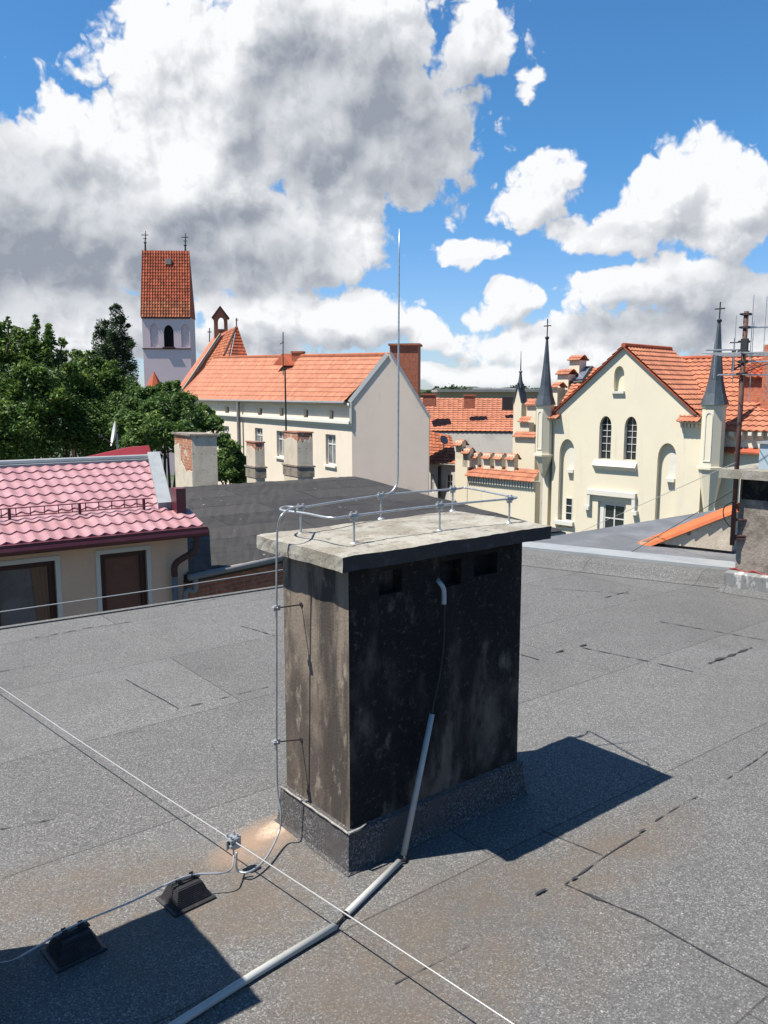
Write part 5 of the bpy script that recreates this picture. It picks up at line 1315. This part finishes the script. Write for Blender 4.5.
# ================================================================== TREES
def leafcloud(mb, centers, n, size, flat=.6, shell=.55, seedv=0, up_tint=.5, vfill=.25):
    rnd = random.Random(seedv)
    tot = sum(c[3]*c[4]+c[3]*c[5] for c in centers)
    for (cx, cy, cz, rx, ry, rz) in centers:
        k = int(n*(rx*ry+rx*rz)/tot)
        ltint = rnd.uniform(-.12,.12)
        # sub clumps on the surface
        nc = max(6, int(rx*6))
        cl = []
        for _ in range(nc):
            a = rnd.uniform(0,2*math.pi); z = rnd.uniform(-.6,1); s_ = math.sqrt(max(0,1-z*z)); q = rnd.uniform(.72,1.05)
            cl.append((cx+rx*q*s_*math.cos(a), cy+ry*q*s_*math.sin(a), cz+rz*q*z, rnd.uniform(.22,.42)*min(rx,rz), rnd.uniform(-.15,.15)))
        for _ in range(k):
            if rnd.random() > vfill:
                c = rnd.choice(cl); r = c[3]*abs(rnd.gauss(.0,.62))**.8
                a = rnd.uniform(0,2*math.pi); z = rnd.uniform(-1,1); s_ = math.sqrt(1-z*z)
                p = Vector((c[0]+r*s_*math.cos(a), c[1]+r*s_*math.sin(a), c[2]+r*z*.8)); tt = c[4]
            else:
                a = rnd.uniform(0,2*math.pi); z = rnd.uniform(-1,1); s_ = math.sqrt(1-z*z); q = rnd.uniform(.5,.95)
                p = Vector((cx+rx*q*s_*math.cos(a), cy+ry*q*s_*math.sin(a), cz+rz*q*z)); tt = -.1
            d1 = Vector((rnd.gauss(0,1), rnd.gauss(0,1), rnd.gauss(0,.6))).normalized(); d2 = d1.cross(Vector((rnd.gauss(0,1), rnd.gauss(0,1), rnd.gauss(0,1)))).normalized()
            L = size*rnd.uniform(.6,1.4); W = L*flat
            t = min(1, max(0, up_tint+ltint+tt+rnd.gauss(0,.16)))
            mb.face([p-d1*L*.5, p+d2*W*.35, p+d1*L*.5, p-d2*W*.35], 0, t)
def tree(name, label, cat, base, H0, centers, n, size, m, trunk_r=.25, group=None, seedv=1, flat=.6, vfill=.25):
    t = thing(name, label, cat, base, 0, group); rnd = random.Random(seedv)
    tb = MB(); B = Vector(base); topz = sorted(c[2] for c in centers)[len(centers)//2]
    pts = [B+Vector((rnd.uniform(-.15,.15)*k, rnd.uniform(-.15,.15)*k, (topz-B.z)*k/7)) for k in range(8)]
    tb.tube(pts, [trunk_r*(1-.85*k/7) for k in range(8)], 8)
    for c in centers:
        a = pts[rnd.choice((2,3,4))]; e = Vector((c[0],c[1],c[2])); mid = a.lerp(e,.5)+Vector((0,0,-.3))
        tb.tube([a, mid, e], [trunk_r*.42, trunk_r*.25, .03], 6)
    tb.build('trunk', M['bark'], t, smooth=True)
    cr = MB(); leafcloud(cr, centers, n, size, flat, seedv=seedv, vfill=vfill); cr.build('crown', m, t)
    return t
def blobs(lst):
    o = []
    for (x, y, Y, rpx, rpy) in lst:
        p = at(x, y, Y); o.append((p.x, p.y, p.z, rpx*Y/F, max(rpx,rpy)*Y/F*.8, rpy*Y/F))
    return o
tree('broadleaf_tree', 'tall broadleaf tree with light green tips at the far left edge', 'tree', Vector((at(15,440,36).x,36,GZ)), 15,
     blobs([(-30,400,36,40,55),(5,370,36,22,32),(2,342,36.5,12,18),(28,345,36,10,16),(18,395,35,32,34),(-8,350,37,16,24),(48,352,36,10,20),(50,338,36,5,13),(8,326,36,3,8),(35,328,36,4,9),(36,320,36,2,5),(15,335,36,5,9),(48,330,36,3,7),(62,343,36,4,6),(-3,330,36,5,10),(40,392,35,28,30),(12,435,34,40,38),(-25,450,34,40,45),(22,352,36,20,20),(35,362,36,20,18)]), 75000, .18, M['leaf'], .35, 'trees behind the pink roof', 11)
tree('broadleaf_tree', 'bushy mid green tree with yellow green crown in front of the poplar', 'tree', Vector((at(85,440,38).x,38,GZ)), 14,
     blobs([(85,378,38,28,20),(72,395,37,30,26),(100,395,38,26,26),(62,420,36,34,32),(98,430,36,32,34),(84,366,38.5,16,10),(60,372,39,10,16),(120,420,37,22,30),(62,357,39,6,8),(110,372,38,10,12),(92,360,38,8,8),(128,388,38,12,14),(76,356,39,7,8)]), 75000, .17, M['leaf'], .3, 'trees behind the pink roof', 12)
tree('poplar_tree', 'dark columnar poplar with a twin top left of the church tower', 'tree', Vector((at(116,440,56).x,56,GZ)), 18,
     blobs([(117,316,56,7,13),(117,332,56,11,17),(118,350,56,15,22),(121,372,56,18,28),(122,395,56,18,26),(101,330,56.5,6,12),(102,346,56.5,10,20),(103,370,56,13,26),(113,390,56,14,26),(128,420,56,18,35),(104,420,56,18,35)]), 80000, .17, M['leaf_dark'], .3, None, 13, .5, .35)
tree('broadleaf_tree', 'lower leafy tree reaching from the pink roof to the cream facade', 'tree', Vector((at(165,450,30).x,30,GZ)), 12,
     blobs([(142,412,31,22,20),(165,410,30,22,20),(186,418,30,18,18),(150,432,29,26,20),(180,438,29,20,18),(203,424,30,10,9),(130,435,30,18,20),(165,394,31,14,11),(146,398,31,14,12),(188,402,31,10,10),(176,388,31,6,7),(205,412,31,10,8),(215,424,30,8,10),(135,392,32,8,8)]), 52000, .155, M['leaf_bush'], .22, 'trees behind the pink roof', 14)
tree('broadleaf_tree', 'small dark green bush crown between the leftmost and slim old chimneys', 'tree', Vector((at(232,470,27).x,27,GZ)), 9,
     blobs([(228,455,27,12,16),(236,468,27,12,14),(224,470,26.5,12,14),(222,440,27,7,8),(240,478,27,9,8)]), 16000, .13, M['leaf_bush'], .14, 'trees behind the pink roof', 15)
tree('broadleaf_tree', 'dark shaded tree filling the gap behind the pink roof ridge', 'tree', Vector((at(60,480,46).x,46,GZ)), 12,
     blobs([(20,430,46,40,40),(70,430,46,40,35),(110,440,46,30,30),(-30,430,46,40,50),(150,445,46,25,20)]), 22000, .34, M['leaf_dark'], .3, 'trees behind the pink roof', 16)
# skyline wood as one mass
wd = MB(); rnd = random.Random(3); cs = []
for k in range(60):
    x = 415+k*2.4+rnd.uniform(-1,1); yt = 389+3*math.sin(k*.23+1.0)+rnd.uniform(-1,1)
    Y = rnd.uniform(250,300); p = at(x, yt, Y); r = rnd.uniform(2.2,3.6)
    cs.append((p.x, p.y, p.z-r, r, r, r*rnd.uniform(.8,1.2)))
    cs.append((p.x+rnd.uniform(-2,2), p.y-4, p.z-r*2.2, r*1.2, r, r*1.4))
leafcloud(wd, cs, 26000, 1.0, .7, seedv=9, vfill=.4)
tag(wd.build('far_wood', M['leaf_dark']), 'dark wood on the skyline between the cream gable and the left spire', 'wood', kind='stuff')

# ================================================================== SKY, SUN, CAMERA
SAZ = R(13.8); SEL = R(61.5)     # direction the shadows travel, elevation
w = bpy.data.worlds.new('World'); SC.world = w; w.use_nodes = True; nt = w.node_tree
for n in list(nt.nodes): nt.nodes.remove(n)
outw = nt.nodes.new('ShaderNodeOutputWorld')
sky = nt.nodes.new('ShaderNodeTexSky'); sky.sky_type = 'NISHITA'; sky.sun_disc = False
sky.sun_elevation = SEL; sky.sun_rotation = math.atan2(-math.cos(SAZ), -math.sin(SAZ)); sky.altitude = 0; sky.air_density = 1.0; sky.dust_density = .3; sky.ozone_density = 3.0
tc = nt.nodes.new('ShaderNodeTexCoord'); nrm = nt.nodes.new('ShaderNodeVectorMath'); nrm.operation = 'NORMALIZE'; nt.links.new(tc.outputs['Generated'], nrm.inputs[0])
sx = nt.nodes.new('ShaderNodeSeparateXYZ'); nt.links.new(nrm.outputs[0], sx.inputs[0])
az = math_(nt, 'ARCTAN2', sx.outputs[0], sx.outputs[1]); el_ = math_(nt, 'ARCSINE', sx.outputs[2])
cv = nt.nodes.new('ShaderNodeCombineXYZ'); nt.links.new(az, cv.inputs[0]); nt.links.new(el_, cv.inputs[1])
AE = cv.outputs[0]
def ae(x, y):
    r = ray(x, y).normalized(); return math.atan2(r.x, r.y), math.asin(r.z)
CL = [(300,100,200,100,1),(190,190,170,100,1),(310,20,170,70,1),(400,140,85,72,1),(468,40,55,42,.9),(20,230,190,90,1),(240,240,140,70,1),(170,66,66,45,.85),(130,16,36,22,.5),(-60,170,120,60,1),
      (350,320,110,28,1),(240,335,90,40,1),(430,335,45,18,.8),(60,320,160,60,1),(330,250,55,40,.9),(100,150,70,50,.9),
      (690,185,70,52,1.1),(640,228,80,28,1),(740,205,50,50,1),(540,195,48,32,.8),(458,250,54,19,.8),(503,308,32,22,.75),(650,300,80,26,.85),(730,295,90,40,1),(560,350,110,26,.9),(750,345,90,60,1),(650,345,100,35,.9),(480,375,140,14,.8),(523,82,18,16,.6),(434,218,16,13,.6),(757,160,16,20,.8),
      (-500,100,300,160,1),(1300,150,300,130,1)]
DK = [(350,115,120,75,1),(60,265,190,70,.85),(230,260,120,45,.8),(415,180,60,28,.8),(740,320,100,35,.7),(650,245,90,12,.5),(600,335,60,12,.5),(300,345,120,10,.5),(-60,180,140,60,.7)]
def blobfield(nt, vec, L, grow=1.0):
    acc = None
    for (x, y, rx, ry, wt) in L:
        a, e = ae(x, y)
        s_ = nt.nodes.new('ShaderNodeVectorMath'); s_.operation = 'SUBTRACT'; nt.links.new(vec, s_.inputs[0]); s_.inputs[1].default_value = (a, e, 0)
        m_ = nt.nodes.new('ShaderNodeVectorMath'); m_.operation = 'MULTIPLY'; nt.links.new(s_.outputs[0], m_.inputs[0]); m_.inputs[1].default_value = (F/rx/grow, F/ry/grow, 0)
        d = nt.nodes.new('ShaderNodeVectorMath'); d.operation = 'DOT_PRODUCT'; nt.links.new(m_.outputs[0], d.inputs[0]); nt.links.new(m_.outputs[0], d.inputs[1])
        v = math_(nt, 'MULTIPLY_ADD', d.outputs['Value'], -wt, wt)
        acc = v if acc is None else math_(nt, 'SMOOTH_MAX', acc, v, .35)
    return acc
grp = bpy.data.node_groups.new('CloudDensity', 'ShaderNodeTree')
grp.interface.new_socket('Vector', in_out='INPUT', socket_type='NodeSocketVector'); grp.interface.new_socket('D', in_out='OUTPUT', socket_type='NodeSocketFloat')
gi = grp.nodes.new('NodeGroupInput'); go = grp.nodes.new('NodeGroupOutput')
v = gi.outputs[0]
def wn(nt, vec, scale, detail, rough, dist=0):
    n = nt.nodes.new('ShaderNodeTexNoise'); n.noise_dimensions = '2D'; n.inputs['Scale'].default_value = scale; n.inputs['Detail'].default_value = detail; n.inputs['Roughness'].default_value = rough; n.inputs['Distortion'].default_value = dist
    nt.links.new(vec, n.inputs['Vector']); return n
wc_ = wn(grp, v, 9, 3, .5)
ws_ = grp.nodes.new('ShaderNodeVectorMath'); ws_.operation = 'MULTIPLY_ADD'; grp.links.new(wc_.outputs['Color'], ws_.inputs[0]); ws_.inputs[1].default_value = (.09,.06,0); 
sb = grp.nodes.new('ShaderNodeVectorMath'); sb.operation = 'SUBTRACT'; grp.links.new(v, sb.inputs[0]); sb.inputs[1].default_value = (.045,.03,0); grp.links.new(sb.outputs[0], ws_.inputs[2])
bf = blobfield(grp, ws_.outputs[0], CL)
n1 = wn(grp, v, 12, 8, .56, .1).outputs['Fac']
n2 = wn(grp, v, 4, 3, .5).outputs['Fac']
vb = grp.nodes.new('ShaderNodeTexVoronoi'); vb.voronoi_dimensions = '2D'; vb.feature = 'SMOOTH_F1'; vb.inputs['Scale'].default_value = 24; vb.inputs['Smoothness'].default_value = .35; vb.inputs['Detail'].default_value = 3; vb.inputs['Roughness'].default_value = .55
vw = wn(grp, v, 30, 3, .5); va = grp.nodes.new('ShaderNodeVectorMath'); va.operation = 'MULTIPLY_ADD'; grp.links.new(vw.outputs['Color'], va.inputs[0]); va.inputs[1].default_value = (.03,.03,0); grp.links.new(v, va.inputs[2])
grp.links.new(va.outputs[0], vb.inputs['Vector'])
bil = math_(grp, 'SUBTRACT', .74, vb.outputs['Distance'])
bfc = math_(grp, 'MAXIMUM', bf, -1.2)
dsum = math_(grp, 'ADD', math_(grp, 'MULTIPLY', bfc, 1.25), math_(grp, 'MULTIPLY', math_(grp, 'SUBTRACT', n1, .5), 1.6))
dsum = math_(grp, 'ADD', dsum, math_(grp, 'MULTIPLY', bil, .80))
dsum = math_(grp, 'ADD', dsum, math_(grp, 'MULTIPLY', math_(grp, 'SUBTRACT', n2, .5), .6))
grp.interface.new_socket('S', in_out='OUTPUT', socket_type='NodeSocketFloat')
n1s = wn(grp, v, 12, 2.5, .45, .1).outputs['Fac']
ds2 = math_(grp, 'ADD', math_(grp, 'MULTIPLY', bfc, .75), math_(grp, 'MULTIPLY', math_(grp, 'SUBTRACT', n1s, .5), 1.9))
grp.links.new(dsum, go.inputs[0]); grp.links.new(ds2, go.inputs[1])
def dens(vec):
    g_ = nt.nodes.new('ShaderNodeGroup'); g_.node_tree = grp; nt.links.new(vec, g_.inputs[0]); return g_.outputs
D0, S0 = dens(AE)[:2]
sh = nt.nodes.new('ShaderNodeVectorMath'); sh.operation = 'ADD'; nt.links.new(AE, sh.inputs[0]); sh.inputs[1].default_value = (-.016,.030,0)
D1, S1 = dens(sh.outputs[0])[:2]
sh2 = nt.nodes.new('ShaderNodeVectorMath'); sh2.operation = 'ADD'; nt.links.new(AE, sh2.inputs[0]); sh2.inputs[1].default_value = (-.007,.011,0)
D2 = dens(sh2.outputs[0])[0]
alpha = ramp(nt, D0, .02, .40)
edge_l = ramp(nt, math_(nt, 'SUBTRACT', S0, S1), -.55, .50)        # lit side
fine = ramp(nt, math_(nt, 'SUBTRACT', D0, D2), -.5, .5)
wdk = nt.nodes.new('ShaderNodeVectorMath'); wdk.operation = 'MULTIPLY_ADD'; nt.links.new(wn(nt, AE, 7, 5, .55).outputs['Color'], wdk.inputs[0]); wdk.inputs[1].default_value = (.16,.12,0)
sdk = nt.nodes.new('ShaderNodeVectorMath'); sdk.operation = 'SUBTRACT'; nt.links.new(AE, sdk.inputs[0]); sdk.inputs[1].default_value = (.08,.06,0); nt.links.new(sdk.outputs[0], wdk.inputs[2])
dk = ramp(nt, blobfield(nt, wdk.outputs[0], DK, 1.2), -.35, .9)
thin = ramp(nt, D0, .9, .15)
lit = math_(nt, 'ADD', math_(nt, 'MULTIPLY_ADD', edge_l, .50, .42), math_(nt, 'MULTIPLY', math_(nt, 'MULTIPLY', fine, math_(nt, 'MULTIPLY_ADD', dk, -.45, 1.0)), .40))
lit = math_(nt, 'SUBTRACT', lit, math_(nt, 'MULTIPLY', dk, math_(nt, 'MULTIPLY_ADD', thin, -.28, .56)), clamp=True)
ccol = mix(nt, lit, (.34,.38,.45), (1.04,1.05,1.07))
skt = mix(nt, ramp(nt, el_, .0, .30), (.80,.93,1.22), (.50,.94,1.22))
skc = mix(nt, 1.0, sky.outputs[0], skt, 'MULTIPLY')
bs_ = nt.nodes.new('ShaderNodeBackground'); nt.links.new(skc, bs_.inputs[0]); bs_.inputs[1].default_value = .062
bc = nt.nodes.new('ShaderNodeBackground'); nt.links.new(ccol, bc.inputs[0]); bc.inputs[1].default_value = .465
mx = nt.nodes.new('ShaderNodeMixShader'); 
hor = ramp(nt, el_, -.01, .02)
nt.links.new(math_(nt, 'MULTIPLY', alpha, hor), mx.inputs[0]); nt.links.new(bs_.outputs[0], mx.inputs[1]); nt.links.new(bc.outputs[0], mx.inputs[2])
nt.links.new(mx.outputs[0], outw.inputs[0])
w.cycles.sampling_method = 'MANUAL'; w.cycles.sample_map_resolution = 512

sl = bpy.data.lights.new('sun', 'SUN'); sl.energy = 4.9; sl.angle = R(.5); sl.color = (1,.945,.86)
so = bpy.data.objects.new('sun', sl); COL.objects.link(so)
dvec = Vector((math.cos(SAZ)*math.cos(SEL), math.sin(SAZ)*math.cos(SEL), -math.sin(SEL)))
so.rotation_euler = dvec.to_track_quat('-Z', 'Y').to_euler()

cd = bpy.data.cameras.new('camera'); co = bpy.data.objects.new('camera', cd); COL.objects.link(co)
co.location = CAM; co.rotation_euler = (math.pi/2-PIT, 0, 0)
cd.sensor_fit = 'VERTICAL'; cd.sensor_height = 24; cd.lens = F/1024*24; cd.clip_start = .05; cd.clip_end = 9000
SC.camera = co
SC.view_settings.view_transform = 'Standard'; SC.view_settings.look = 'None'; SC.view_settings.exposure = 1.0; SC.view_settings.gamma = 1
SC.view_settings.use_curve_mapping = False
